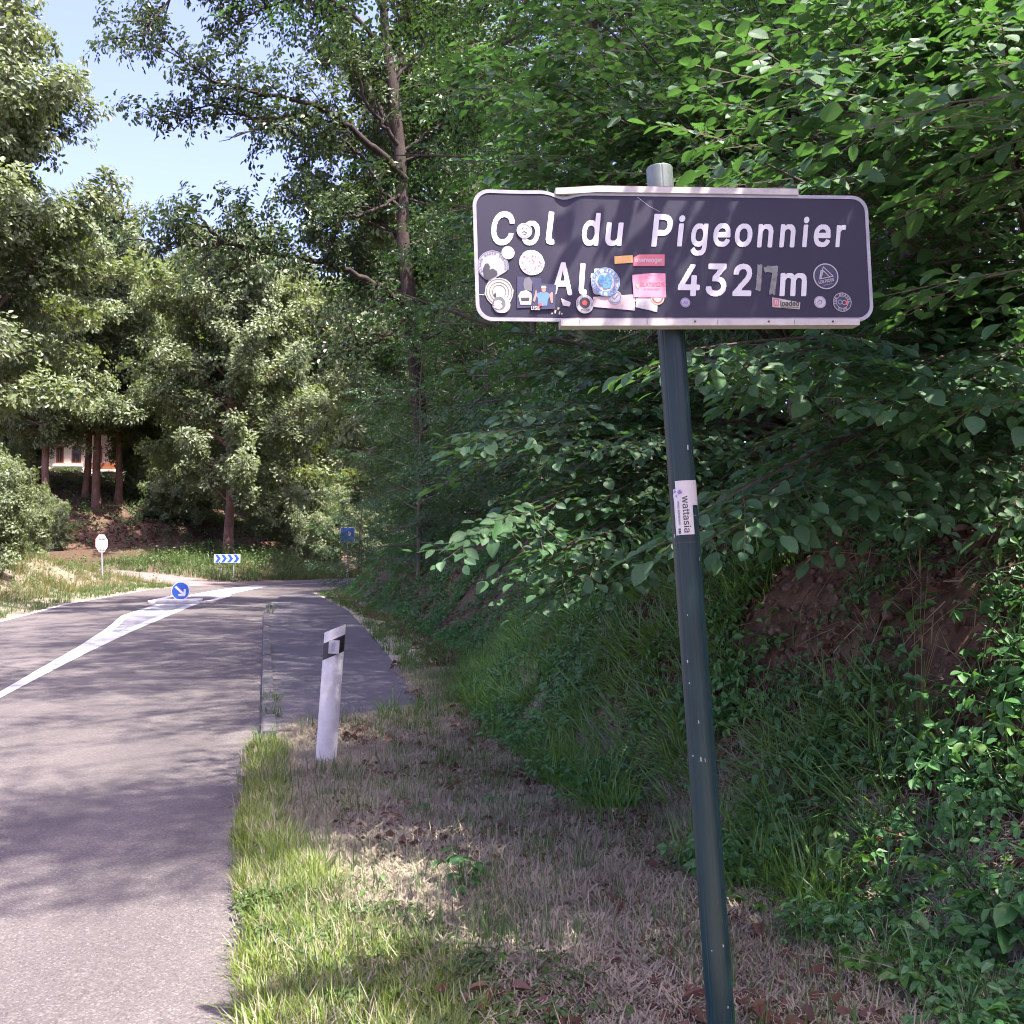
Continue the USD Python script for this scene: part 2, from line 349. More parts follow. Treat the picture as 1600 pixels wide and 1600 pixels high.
_rbf = RBFInterpolator(_ctl[:, :2], _ctl[:, 2], kernel='thin_plate_spline', smoothing=2.0, neighbors=None)
_REy = np.array([q[1] for q in RE[:-3]]); _REx = np.array([q[0] for q in RE[:-3]])

def sstep(a, b, x):
    t = np.clip((x - a) / (b - a), 0, 1)
    return t * t * (3 - 2 * t)

def foot(y):                          # how far from the road edge the bank begins
    return np.interp(y, [0, 3, 8, 11, 16, 30, 42, 60, 80], [2.5, 2.35, 2.15, 2.35, 3.3, 3.3, 2.6, 2.0, 2.0])

def terrain(x, y, zone=False):
    x, y = np.asarray(x, float), np.asarray(y, float)
    pts = shapely.points(x, y)
    dro, dla = shapely.distance(pts, road_poly), shapely.distance(pts, lay_poly)
    dre, dle = shapely.distance(pts, re_line), shapely.distance(pts, le_line)
    base = zr(y)
    q = np.stack([x, y, np.zeros_like(x)], -1)
    rough = meshkit.fbm(q * 1.3, 4, 3) - 0.5
    fine = meshkit.fbm(q * 5.0 + 11, 3, 5) - 0.5
    t = dre - foot(y) + 0.5 * (meshkit.fbm(q * 0.35 + 5, 2, 9) - 0.5)
    bank = 1.0 * sstep(-0.1, 1.0, t) + 0.85 * sstep(0.5, 1.7, t) + 0.30 * np.clip(t - 1.5, 0, 40)
    right = base + 0.03 + bank + rough * 0.5 * sstep(0.1, 1.5, t) + fine * 0.06 + rough * 0.05
    far = np.clip(np.hypot(x, y) - 220, 0, 400) * 0.04
    lw = sstep(0.4, 5.0, dle)
    rb = _rbf(np.stack([np.clip(x, -130, 60), np.clip(y, -30, 185)], -1))
    left = base + 0.02 + (rb - base) * lw + rough * 0.5 * lw + fine * 0.05
    w = np.where(x > np.interp(y, _REy, _REx), 1.0, 0.0) * (1 - sstep(76, 96, y))
    w = np.where((y > 70) & (dre > dle) & (dro > 0), 0, w)
    z = left * (1 - w) + right * w + far
    hard = np.minimum(dro, dla)
    nearlay = dla < dro
    under = np.where(nearlay, base + 0.032, base - 0.06)
    z = np.where(hard < 0.7, np.where(nearlay, base + 0.056, base - 0.004) * (1 - sstep(0.05, 0.7, hard)) + z * sstep(0.05, 0.7, hard), z)
    z = np.where(hard <= 0.0, np.where(dro < 0.6, base - 0.06, under), z)
    ds = shapely.distance(pts, side_line)
    pr = shapely.line_locate_point(side_line, pts)
    acc = np.concatenate([[0], np.cumsum(np.hypot(*np.diff(SIDE, axis=0).T))])
    sz = np.interp(pr, acc, SIDEZ)
    k = (1 - sstep(2.4, 4.5, ds)) * (hard > 0)
    z = z * (1 - k) + (np.where(ds < 2.6, sz - 0.10, sz - 0.02)) * k
    if not zone:
        return z
    earth = np.clip(w * sstep(0.0, 0.6, t) * (1 - sstep(2.5, 5, t)) + (1 - w) * (sstep(70, 78, y) * (x < -8)) * 0.8, 0, 1)
    dry = np.clip(np.where(w > 0.5, 1 - sstep(-0.3, 0.4, t), (1 - sstep(60, 68, y)) * 0.45), 0, 1)
    return z, np.stack([earth, dry, np.zeros_like(dry)], -1)
# ------------------------------------------------------------------ the ground
def lines(*segs):
    return np.unique(np.round(np.concatenate([np.arange(a, b, s) for a, b, s in segs]), 4))
gx = lines((-420, -130, 40), (-130, -60, 6), (-60, -26, 1.2), (-26, -3, 0.42), (-3, 5, 0.085), (5, 14, 0.35), (14, 40, 1.6), (40, 120, 10), (120, 460, 40))
gy = lines((-160, -20, 20), (-20, 1, 1.2), (1, 9, 0.085), (9, 22, 0.2), (22, 100, 0.5), (100, 180, 3), (180, 600, 35))
GX, GY = np.meshgrid(gx, gy)
GZ, ZONE = terrain(GX.ravel(), GY.ravel(), True)
_n, _m2 = len(gx), len(gy)
_i = (np.arange(_m2 - 1)[:, None] * _n + np.arange(_n - 1)[None]).ravel()
GF = np.vstack([np.stack([_i, _i + 1, _i + _n + 1], 1), np.stack([_i, _i + _n + 1, _i + _n], 1)])
gmesh = usdkit.mesh(stage, '/World/ground', (np.column_stack([GX.ravel(), GY.ravel(), GZ]), GF), ground_mat, smooth=True)
UsdGeom.PrimvarsAPI(gmesh).CreatePrimvar('zone', Sdf.ValueTypeNames.Color3fArray, 'vertex').Set(Vt.Vec3fArray.FromNumpy(ZONE.astype(np.float32)))
tag(gmesh, 'rough ground of the verges, the steep earth bank and the wooded slopes', 'ground', kind='structure')

# ------------------------------------------------------------------ road, lay-by, side road, markings
road = thing('road', 'grey asphalt road curving away to the right beyond the island', 'road', kind='structure')
part(road, 'asphalt_surface', drape(road_poly, 0.0), asphalt_road)
kerb_line = LineString(g2([(407, 1160), (408, 1150), (409.5, 1050), (411, 965), (417, 948)]))
single('lay_by', drape(lay_poly.difference(kerb_line.buffer(0.07)), 0.055), asphalt_lay, 'dark asphalt lay-by behind the kerb and the white marker post', 'lay-by', kind='structure')

CL_L = g2([(-180, 1190), (-60, 1118), (0, 1081), (60, 1046), (120, 1012), (165, 983), (190, 962), (265, 938), (300, 929), (345, 921), (400, 914)])
CL_R = g2([(-180, 1204), (-60, 1128), (0, 1091), (70, 1054), (140, 1018), (210, 985), (300, 947), (330, 938), (370, 926), (420, 915.5)])
cl_l, cl_r = LineString(CL_L), LineString(CL_R)
marked = Polygon(CL_L + CL_R[::-1]).buffer(0)
nose = marked.intersection(sbox(-100, -50, 100, 21.5))
band = marked.intersection(LineString(CL_L[3:]).buffer(0.20).union(LineString(CL_R[3:]).buffer(0.24))).difference(nose)
part(road, 'centre_line', drape(nose, 0.004), road_paint)
part(road, 'island_line', drape(band, 0.004), road_paint)
part(road, 'hatched_nose', drape(marked.difference(nose.union(band)), 0.004), hatch_paint)
edge = LineString(LE[1:6]).buffer(0.13, cap_style='flat').intersection(road_poly)
part(road, 'edge_line', drape(edge, 0.004), road_paint)
edge2 = LineString(LE[7:11]).buffer(0.16, cap_style='flat').intersection(road_poly)
part(road, 'edge_line', drape(edge2, 0.004), road_paint)
mid2 = LineString(g2([(420, 915.5), (500, 911), (570, 907.5)])).buffer(0.12, cap_style='flat')
part(road, 'edge_line', drape(mid2, 0.004), road_paint)

def ribbon(P, Z, w, dz):
    P = np.asarray(P, float)
    s = np.concatenate([[0], np.cumsum(np.hypot(*np.diff(P, axis=0).T))])
    t = np.arange(0, s[-1], 0.8)
    c = np.stack([np.interp(t, s, P[:, 0]), np.interp(t, s, P[:, 1])], 1)
    for _ in range(6):
        c[1:-1] = (c[:-2] + 2 * c[1:-1] + c[2:]) / 4
    z = np.interp(t, s, Z) + dz
    T = np.gradient(c, axis=0); T /= np.linalg.norm(T, axis=1, keepdims=True)
    N = np.stack([-T[:, 1], T[:, 0]], 1)
    V = np.vstack([np.column_stack([c + N * w, z]), np.column_stack([c - N * w, z])])
    n = len(c); i = np.arange(n - 1)
    return V, np.vstack([np.stack([i, i + n, i + n + 1], 1), np.stack([i, i + n + 1, i + 1], 1)])
side = thing('side_road', 'pinkish side road climbing left behind the dry grass mound', 'road', kind='structure')
part(side, 'asphalt_surface', ribbon(SIDE, SIDEZ, 2.3, 0.0), asphalt_side)
far_edge = SIDE[4:] + np.array([[0.2, 2.1]])
part(side, 'edge_line', ribbon(far_edge, SIDEZ[4:], 0.14, 0.09), road_paint)

# kerb between the carriageway and the lay-by: single stones
KP = np.array(g2([(407, 1160), (408, 1150), (409.5, 1050), (411, 965), (417, 948)]))
ks = np.concatenate([[0], np.cumsum(np.hypot(*np.diff(KP, axis=0).T))])
kerb = thing('kerb', 'low concrete kerb running along the lay-by edge with weeds in its joint', 'kerb', kind='structure')
rk = np.random.default_rng(4)
for a in np.arange(0, ks[-1] - 0.9, 1.0):
    p0, p1 = (np.array([np.interp(q, ks, KP[:, 0]), np.interp(q, ks, KP[:, 1])]) for q in (a + 0.008, a + 0.992))
    d = (p1 - p0) / np.linalg.norm(p1 - p0); nrm = np.array([d[1], -d[0]])
    hz = 0.085 + rk.uniform(-0.006, 0.006); w0 = rk.uniform(0.0, 0.006)
    V = []
    for pt in (p0, p1):
        for off, z in ((-0.0, -0.1), (0.0, hz - 0.02), (0.02, hz), (0.125, hz), (0.125, -0.1)):
            q = pt + nrm * (off + w0)
            V.append([q[0], q[1], zr(pt[1]) + z])
    F = [[0, 1, 6], [0, 6, 5], [1, 2, 7], [1, 7, 6], [2, 3, 8], [2, 8, 7], [3, 4, 9], [3, 9, 8], [0, 4, 3], [0, 3, 2], [0, 2, 1], [5, 6, 7], [5, 7, 8], [5, 8, 9]]
    part(kerb, 'kerb_stone', (np.array(V), np.array(F)), concrete)

# traffic island around the round sign
ic = gr(284, 941)
isl = thing('traffic_island', 'pale raised kerb nose of the traffic island under the round blue sign', 'traffic island', ic)
ax = np.array(CL_L[8]) - np.array(CL_L[6]); ax /= np.linalg.norm(ax)
def oriented(poly, a, c):
    return affinity.translate(affinity.rotate(poly, math.degrees(a), origin=(0, 0)), *c)
ia = math.atan2(ax[1], ax[0])
def isl_part(name, poly, z0, h, mat):
    v, f = extr(oriented(poly, ia, (0, 0)), h)
    v[:, 2] += z0
    part(isl, name, (v, f), mat)
body = Polygon([(-1.0, -0.7), (0, -0.85), (9, -0.95), (11, 0), (9, 0.95), (0, 0.85), (-1.0, 0.7)]).buffer(0.25)
isl_part('kerb_ring', body.difference(body.buffer(-0.22)), 0.0, 0.06, concrete_white)
isl_part('paving', body.buffer(-0.225), 0.0, 0.045, concrete)
isl_part('kerb_nose', Polygon([(-1.15, -0.62), (0.2, -0.55), (0.2, 0.55), (-1.15, 0.62)]).buffer(0.12), 0.0625, 0.05, concrete_white)

# ------------------------------------------------------------------ lettering helpers
_gl = {}
def glyph(text, bold=True):
    key = (text, bold)
    if key not in _gl:
        m = meshkit.text_mesh(text, 1.0, 0.1, bold)
        top = m.vertices[:, 2] > 0.05
        f = m.faces[np.all(top[m.faces], axis=1)]
        _gl[key] = shapely.union_all([Polygon(m.vertices[t][:, :2]).buffer(1e-4) for t in f])
    return _gl[key]

def fit(poly, x0, z0, x1, z1, shear=0.0):
    p = affinity.affine_transform(poly, [1, shear, 0, 1, 0, 0])
    a, b, c, d = p.bounds
    sx, sz = (x1 - x0) / (c - a), (z1 - z0) / (d - b)
    return affinity.affine_transform(p, [sx, 0, 0, sz, x0 - a * sx, z0 - b * sz])

def disc(x, z, r, n=40):
    return Polygon([(x + r * math.cos(t), z + r * math.sin(t)) for t in np.linspace(0, 2 * math.pi, n, endpoint=False)])

def ring_text(text, x, z, r, h, start, step, flip=False, bold=True):
    out = []
    for k, ch in enumerate(text):
        if ch == ' ':
            continue
        a = math.radians(start - step * k) if not flip else math.radians(start + step * k)
        g = glyph(ch, bold)
        b = g.bounds
        s = h
        g = affinity.translate(g, -(b[0] + b[2]) / 2, -0.5)
        g = affinity.scale(g, s, s, origin=(0, 0))
        g = affinity.rotate(g, math.degrees(a) - 90 if not flip else math.degrees(a) + 90, origin=(0, 0))
        out.append(affinity.translate(g, x + r * math.cos(a), z + r * math.sin(a)))
    return shapely.union_all(out)

def flat(name, col, rough=0.5, spec=0.4, dirt=0.12, scale=40.0):
    return plain(name, col, rough, 0.0, spec, dirt, scale)
m_white = flat('sticker_white', (0.33, 0.32, 0.32)); m_cream = flat('sticker_cream', (0.32, 0.305, 0.25)); m_pale = flat('sticker_grey', (0.25, 0.25, 0.30), dirt=0.25)
m_pink = flat('sticker_pink', (0.46, 0.19, 0.25)); m_red = flat('sticker_red', (0.62, 0.05, 0.05)); m_rose = flat('sticker_rose', (0.36, 0.09, 0.12)); m_blush = flat('sticker_blush', (0.34, 0.265, 0.28), dirt=0.3)
m_yellow = flat('sticker_yellow', (0.46, 0.30, 0.09)); m_blue = flat('sticker_blue', (0.045, 0.16, 0.36)); m_navy = flat('sticker_navy', (0.02, 0.02, 0.05)); m_black = flat('sticker_black', (0.02, 0.02, 0.025))
m_dark = flat('sticker_dark_photo', (0.02, 0.02, 0.055)); m_skin = flat('sticker_skin_print', (0.28, 0.15, 0.11)); m_jersey = flat('sticker_jersey_print', (0.07, 0.15, 0.30)); m_grey = flat('sticker_mid_grey', (0.09, 0.09, 0.10))
m_orange = flat('sticker_orange', (0.7, 0.3, 0.15)); m_violet = flat('sticker_violet', (0.13, 0.09, 0.24)); m_tape = flat('tape_grey', (0.17, 0.175, 0.16), dirt=0.55, scale=55)

# ------------------------------------------------------------------ the pass sign
SCX, SCZ, SYAW, SPIT, SROL, SW, SH, SXC, SB = 0.4745, 2.3874, 0.125, -0.0087, -0.032, 1.1726, 0.3744, -0.3387, -0.0418
def _rot(yaw, pitch, roll):
    cy, sy, cp, sp, cr, sr = math.cos(yaw), math.sin(yaw), math.cos(pitch), math.sin(pitch), math.cos(roll), math.sin(roll)
    return np.array([[cy, -sy, 0], [sy, cy, 0], [0, 0, 1]]) @ np.array([[1, 0, 0], [0, cp, -sp], [0, sp, cp]]) @ np.array([[cr, 0, sr], [0, 1, 0], [-sr, 0, cr]])
SR = _rot(SYAW, SPIT, SROL); ST = np.array([SCX, 2.9, SCZ])
def bend_down(V):                     # the knocked left end of the plate, in the sign's own axes
    V = np.array(V, float)
    m = V[:, 0] < SXC
    t = SXC - V[m, 0]
    o = V[m, 1].copy()
    V[m, 0] = SXC - t * math.cos(SB) - o * math.sin(SB)
    V[m, 1] = t * math.sin(SB) + o * math.cos(SB)
    c = np.exp(-((V[:, 0] - SXC - 0.015) / 0.035) ** 2)
    V[:, 1] += 0.011 * c * sstep(-0.05, 0.19, V[:, 2]) - 0.005 * np.exp(-((V[:, 0] - SXC + 0.05) / 0.04) ** 2) * sstep(0.0, 0.19, V[:, 2])
    V[:, 2] -= 0.010 * c * sstep(0.12, 0.187, V[:, 2])
    return V
def to_sign(V):
    return bend_down(V) @ SR.T + ST
def s_uv(u, v):                       # a photograph position on the plate, in the plate's own flat axes
    d = SR.T @ (FW + (u - 800) / 1600 * RT + (800 - v) / 1600 * UP); o = SR.T @ (C0 - ST)
    t = -o[1] / d[1]; q = o + t * d
    if q[0] < SXC:
        n = np.array([math.sin(SB), math.cos(SB), 0.0]); c = np.array([SXC, 0, 0])
        t = ((c - o) @ n) / (d @ n); q = o + t * d
        q = np.array([SXC - np.hypot(q[0] - SXC, q[1]), 0, q[2]])
    return q[0], q[2]
SIGN_LOC = ST - np.array([0, 0, ST[2] - 0.03])
sign = thing('pass_sign', 'dark pass sign with white lettering and stickers on a leaning green post', 'sign', SIGN_LOC)

def rrect(w, h, r, n=10):
    return sbox(-w / 2 + r, -h / 2 + r, w / 2 - r, h / 2 - r).buffer(r, quad_segs=n)

def plate_poly(name, poly, y0, y1, mat, parent, dense=None, label=None):
    """a flat shape in the plate's axes (x across, z up), from y0 (front, towards the viewer is negative) back to y1"""
    if dense:
        b = poly.bounds
        xs = list(np.arange(b[0], b[2] + dense, dense)); zs = list(np.arange(b[1], b[3] + dense * 2, dense * 2))
        out = []
        for i in range(len(xs) - 1):
            for j in range(len(zs) - 1):
                c = poly.intersection(sbox(xs[i], zs[j], xs[i + 1], zs[j + 1]))
                for g in getattr(c, 'geoms', [c]):
                    if g.geom_type == 'Polygon' and g.area > 1e-10:
                        v, f = tri2d(g)
                        out.append((v, f))
        v, f = cat_meshes(out)
        t = trimesh.Trimesh(v, f, process=False); t.merge_vertices()
        v, f = np.asarray(t.vertices), np.asarray(t.faces)
        n = np.cross(v[f[:, 1]] - v[f[:, 0]], v[f[:, 2]] - v[f[:, 0]])[:, 2]
        f[n < 0] = f[n < 0][:, ::-1]
        front = np.column_stack([v[:, 0], np.full(len(v), y0), v[:, 1]])
        back = np.column_stack([v[:, 0], np.full(len(v), y1), v[:, 1]])
        e = np.sort(np.vstack([f[:, [0, 1]], f[:, [1, 2]], f[:, [2, 0]]]), axis=1)
        ue, cnt = np.unique(e, axis=0, return_counts=True)
        be = ue[cnt == 1]; nv = len(v)
        F = np.vstack([f, f[:, ::-1] + nv, np.stack([be[:, 0], be[:, 1], be[:, 1] + nv], 1), np.stack([be[:, 0], be[:, 1] + nv, be[:, 0] + nv], 1)])
        V = np.vstack([front, back])
        return part(parent, name, (to_sign(V), F), mat, smooth=20, loc=SIGN_LOC, label=label)
    v, f = extr(poly, y1 - y0)
    V = np.column_stack([v[:, 0], y1 - v[:, 2], v[:, 1]])
    return part(parent, name, (to_sign(V), f), mat, loc=SIGN_LOC, label=label)

# the navy-black retroreflective face: dusty, with fine scratches and dirt towards the lower edge
sign_face = M('sign_face', {
    'g': ('geometry', {}), 'n': ('noise_texture', {'scale': 5.0, 'detail': 7.0, 'roughness': 0.7}), 'r': ('rgb_ramp', {'ramp': [(0.3, (0.007, 0.0065, 0.018)), (0.75, (0.013, 0.012, 0.027))]}),
    'p': ('principled_bsdf', {'roughness': 0.5, 'specular_ior_level': 0.28, 'sheen_weight': 0.04, 'sheen_roughness': 0.5, 'sheen_tint': (0.9, 0.88, 1.0)})},
    [('g.position', 'n.vector'), ('n.fac', 'r.fac'), ('r.color', 'p.base_color')])
sign_white = plain('sign_letter_white', (0.42, 0.42, 0.43), 0.4, dirt=0.12, scale=45, spec=0.5)
sign_rim = plain('sign_rim', (0.25, 0.25, 0.27), 0.4, metal=0.15, dirt=0.35, scale=25)
rail_mat = plain('sign_rail', (0.34, 0.325, 0.30), 0.45, metal=0.1, dirt=0.3, scale=18)
rust_mat = plain('rust', (0.11, 0.045, 0.028), 0.85, dirt=0.5, scale=40)
outer = rrect(SW, SH, 0.047)
inner = rrect(SW - 0.020, SH - 0.020, 0.039)
plate_poly('face_plate', inner, 0.0, 0.0025, sign_face, sign, 0.012)
plate_poly('rim', outer.difference(inner), -0.0018, 0.004, sign_rim, sign, 0.012)
right_box = outer.intersection(sbox(SXC + 0.02, -1, 1, 1))
plate_poly('box_frame', right_box.difference(right_box.buffer(-0.012).union(sbox(SXC, -0.1, SXC + 0.08, 0.1))), 0.0045, 0.045, rail_mat, sign, 0.03, )
# top rail (its rusty upper lip too) and bottom rail
xa, za = s_uv(868, 291); xb, zb_ = s_uv(1246, 298)
plate_poly('top_rail', Polygon([(xa, za + 0.001), (xb, za + 0.001), (xb, za - 0.017), (xa, za - 0.017)]), -0.007, 0.042, rail_mat, sign, 0.06)
plate_poly('rail_lip', Polygon([(xa + 0.004, za + 0.0055), (xb - 0.02, za + 0.0055), (xb - 0.02, za + 0.0015), (xa + 0.004, za + 0.0015)]), 0.002, 0.042, rust_mat, sign, 0.06)
xa, za = s_uv(876, 509)
plate_poly('bottom_rail', Polygon([(xa, za + 0.017), (0.54, za + 0.017), (0.54, za - 0.001), (xa, za - 0.001)]), -0.006, 0.042, rail_mat, sign, 0.06)
plate_poly('dirt_line', Polygon([(xa + 0.03, za + 0.0235), (0.51, za + 0.0225), (0.51, za + 0.0178), (xa + 0.02, za + 0.0178)]), -0.0012, 0.0, rust_mat, sign, 0.06)

def letter(ch, u0, v0, u1, v1, shear):
    xm0, zt = s_uv((u0 + u1) / 2, v0); _, zb = s_uv((u0 + u1) / 2, v1)
    x0, _ = s_uv(u0, (v0 + v1) / 2); x1, _ = s_uv(u1, (v0 + v1) / 2)
    plate_poly('letter', fit(glyph(ch).buffer(0.008), x0, zb, x1, zt, shear), -0.0016, -0.0004, sign_white, sign)
for a in (('C', 767.2, 330.3, 804.6, 383.4), ('o', 814.6, 345.6, 843.7, 384), ('l', 851.7, 330.7, 867, 382.4), ('d', 908.7, 332.9, 939.5, 384.5), ('u', 945.2, 348, 975, 384.5),
          ('P', 1016.4, 334.6, 1051.5, 385.6), ('i', 1056.7, 336.8, 1071.3, 385.1), ('g', 1078, 349.6, 1107.8, 400.2), ('e', 1114, 349, 1141.5, 386.3), ('o', 1147.6, 349.8, 1175.7, 386.3),
          ('n', 1181.6, 350.3, 1208.6, 386.7), ('n', 1216.4, 350.7, 1243.2, 386.7), ('i', 1252, 339, 1265.3, 386.3), ('e', 1270.9, 351, 1297.9, 386.7), ('r', 1304.2, 351.4, 1322.6, 386.3)):
    letter(*a, 0.17)
for a in (('A', 860.7, 410, 893.2, 461.4), ('l', 903.2, 411.7, 915.9, 461), ('t', 923, 420, 943, 461), ('4', 1058.3, 412.8, 1093, 462.8), ('3', 1102, 412, 1136.3, 463.2), ('2', 1143, 412, 1175.7, 462.8), ('m', 1216.9, 426.8, 1260.8, 462.8)):
    letter(*a, 0.12)
def poly_uv(L, ox, oy, s):
    return Polygon([s_uv(ox + a / s, oy + b / s) for a, b in L])
z1 = lambda L: poly_uv(L, 720, 240, 4.706)
z2 = lambda L: poly_uv(L, 1020, 240, 4.444)
def c1(x, y, r): return (*s_uv(720 + x / 4.706, 240 + y / 4.706), r / 4.706 / 1600 * 2.9)
def c2(x, y, r): return (*s_uv(1020 + x / 4.444, 240 + y / 4.444), r / 4.444 / 1600 * 2.95)
def ragged(poly, amp, seed):
    r = np.random.default_rng(seed)
    L = poly.exterior
    P = [L.interpolate(t) for t in np.linspace(0, L.length, 46, endpoint=False)]
    c = poly.centroid
    return Polygon([(c.x + (p.x - c.x) * (1 + r.normal(0, amp)), c.y + (p.y - c.y) * (1 + r.normal(0, amp))) for p in P]).buffer(0)
plate_poly('tape_strip', ragged(z2([(727, 770), (760, 772), (748, 955), (712, 952)]), 0.05, 1), -0.0018, -0.0004, m_tape, sign, label='dull grey tape strip beside the figures')
plate_poly('tape_strip', ragged(z2([(770, 785), (868, 778), (864, 830), (846, 980), (806, 975), (828, 830), (795, 822), (775, 830)]), 0.04, 2), -0.0022, -0.0008, m_tape, sign, label='frayed grey tape bent like a seven')

LAY0 = [-0.0006]
def sticker(label, base, mat, extras=(), lift=0.0):
    y = -0.0020 - lift
    p = plate_poly('sticker', base, y, -0.0003 - lift * 0.999, mat, sign, label=label)
    for k, (nm, pl, m) in enumerate(extras):
        if pl.area > 1e-8:
            plate_poly(nm, pl, y - 0.0005 * (k + 1), y - 0.0005 * k - 0.0001, m, p)
def under(p): return p
def blob(pts, n=4): return Polygon(pts).buffer(0.002).buffer(-0.002)
x, z, r = c1(237, 828, 114)
big = disc(x, z, r).intersection(z1([(100, 700), (360, 700), (352, 850), (330, 870), (205, 945), (100, 945)]))
sticker('round grey club sticker with a small dark rider', big, m_pale, (('print', big.intersection(disc(x, z, r * 0.97).difference(disc(x, z, r * 0.93))), m_grey), ('lettering', ring_text('ALSACE RIDER SERVICE', x, z, r * 0.82, r * 0.13, 205, 11.5).intersection(big), m_grey),
        ('figure', z1([(165, 850), (180, 815), (200, 812), (212, 835), (208, 860), (235, 850), (262, 868), (268, 890), (225, 915), (195, 930), (175, 905)]).buffer(0.001), m_black)))
x, z, r = c1(347, 731, 48); sticker('small plain white round sticker touching the club sticker', disc(x, z, r), m_white, lift=0.0012)
x, z, r = c1(467, 570, 57)
sticker('small white round sticker with a face over the letter', disc(x, z, r), m_white, (('print', disc(x, z, r * 0.84).difference(disc(x, z, r * 0.80)), m_grey), ('print', shapely.union_all([disc(x - r * .25, z + r * .25, r * .07), disc(x + r * .25, z + r * .25, r * .07), LineString([(x - r * .3, z - r * .2), (x, z - r * .1), (x + r * .32, z - r * .3)]).buffer(r * .04), LineString([(x - r * .15, z - r * .45), (x + r * .2, z - r * .5)]).buffer(r * .03)]), m_black)), lift=0.0012)
x, z, r = c1(522, 803, 94)
rr = np.random.default_rng(5)
sticker('pinkish faded round sticker in speckled print', ragged(disc(x, z, r), 0.015, 3), m_white, (('print', shapely.union_all([disc(x + r * .85 * math.sqrt(q) * math.cos(w), z + r * .85 * math.sqrt(q) * math.sin(w), r * s, 8) for q, w, s in zip(rr.uniform(0, 1, 46), rr.uniform(0, 6.28, 46), rr.uniform(.02, .075, 46))]), m_rose),))
x, z, r = c1(282, 1018, 105)
sticker('cream torn round sticker with ring print', ragged(disc(x, z, r), 0.02, 4), m_cream, (('print', shapely.union_all([disc(x, z, r * q).difference(disc(x, z, r * (q - .06))) for q in (.92, .7, .5)]), m_grey), ('print', z1([(240, 1045), (252, 1018), (262, 1045), (255, 1062)]), m_black)))
x, z, r = c1(292, 1113, 62)
sticker('dark scrap with a white crescent under the cream sticker', ragged(disc(x, z, r), 0.03, 6), m_grey, (('print', disc(x + r * .15, z, r * 1.0).difference(disc(x - r * .25, z + r * .12, r * .85)).union(ragged(disc(x - r * .3, z, r * .5), .15, 8)), m_white),), lift=0.0014)
ph = z1([(415, 905), (592, 918), (586, 1130), (412, 1138)])
sticker('dark photo sticker with a pale helmeted head', ph, m_dark, (('figure', z1([(470, 925), (500, 910), (524, 945), (520, 1010), (470, 1000), (462, 960)]).buffer(0.001), m_grey), ('figure', z1([(425, 1048), (440, 1020), (480, 1008), (515, 1030), (522, 1060), (515, 1110), (440, 1110)]).buffer(0.001), m_cream), ('figure', z1([(440, 1062), (505, 1060), (500, 1085), (445, 1086)]), m_black)))
ph = z1([(530, 950), (700, 968), (690, 1145), (518, 1150)])
sticker('dark photo sticker of a cyclist in blue jersey with thumbs up', ph, m_dark, (
    ('figure', z1([(548, 1035), (590, 1020), (630, 1022), (660, 1040), (640, 1075), (632, 1120), (570, 1125), (565, 1070)]), m_jersey),
    ('figure', shapely.union_all([z1([(590, 990), (625, 990), (622, 1015), (608, 1026), (593, 1015)]), z1([(528, 1085), (540, 1050), (548, 1010), (558, 1012), (556, 1050), (542, 1095)]), z1([(648, 1045), (665, 1020), (676, 1028), (676, 1100), (662, 1105)])]), m_skin),
    ('figure', z1([(588, 992), (592, 977), (622, 977), (628, 990)]), m_white), ('lettering', fit(glyph('USE'), *s_uv(720 + 515 / 4.706, 240 + 1155 / 4.706), *s_uv(720 + 580 / 4.706, 240 + 1125 / 4.706), 0.1), m_cream), ('print', z1([(568, 1108), (595, 1100), (598, 1125), (570, 1127)]), m_red)), lift=0.0030)
sticker('small torn white scrap right of the photo stickers', ragged(z1([(735, 1065), (808, 1095), (800, 1125), (750, 1118)]), .03, 9), m_white)
sticker('flaking white crumbs near the lower rim', shapely.union_all([z1([(a, b), (a + w, b + 3), (a + w - 4, b + h), (a - 3, b + h)]) for a, b, w, h in ((690, 1150, 12, 26), (712, 1130, 14, 18), (722, 1160, 10, 24), (668, 1170, 9, 12), (738, 1172, 12, 12))]), m_cream)
sticker('long pale blush strip sticker slanting down', z1([(972, 1055), (1280, 1036), (1280, 1155), (975, 1128)]), m_blush)
x, z, r = c1(1133, 1058, 51); sticker('small grey round sticker half over the pale strip', disc(x, z, r), m_pale, (('print', disc(x, z, r * .85).difference(disc(x, z, r * .78)).union(LineString([(x - r * .4, z), (x - r * .1, z - r * .3), (x + r * .45, z + r * .35)]).buffer(r * .06)), m_grey),), lift=0.0014)
x, z, r = c1(910, 1105, 65)
sticker('white round sticker with black ring and red centre', disc(x, z, r).union(disc(x, z - r * .15, r * .98)), m_white, (('print', disc(x, z + r * .08, r * .62), m_black), ('print', disc(x, z + r * .06, r * .27), m_red), ('lettering', ring_text('UCI VELO CLUB', x, z, r * .83, r * .17, 190, 17), m_grey), ('lettering', fit(glyph('MOTION'), x - r * .5, z - r * .82, x + r * .5, z - r * .6), m_black)), lift=0.0020)
x, z, r = c1(1060, 948, 108)
bl = [disc(x + r * a, z + r * b, r * s, 9) for a, b, s in ((-.25, .3, .22), (.2, .35, .2), (.3, .0, .2), (-.3, -.1, .18), (0, -.3, .2), (.05, .1, .18), (-.45, .1, .1), (.4, .25, .1), (.25, -.3, .14))]
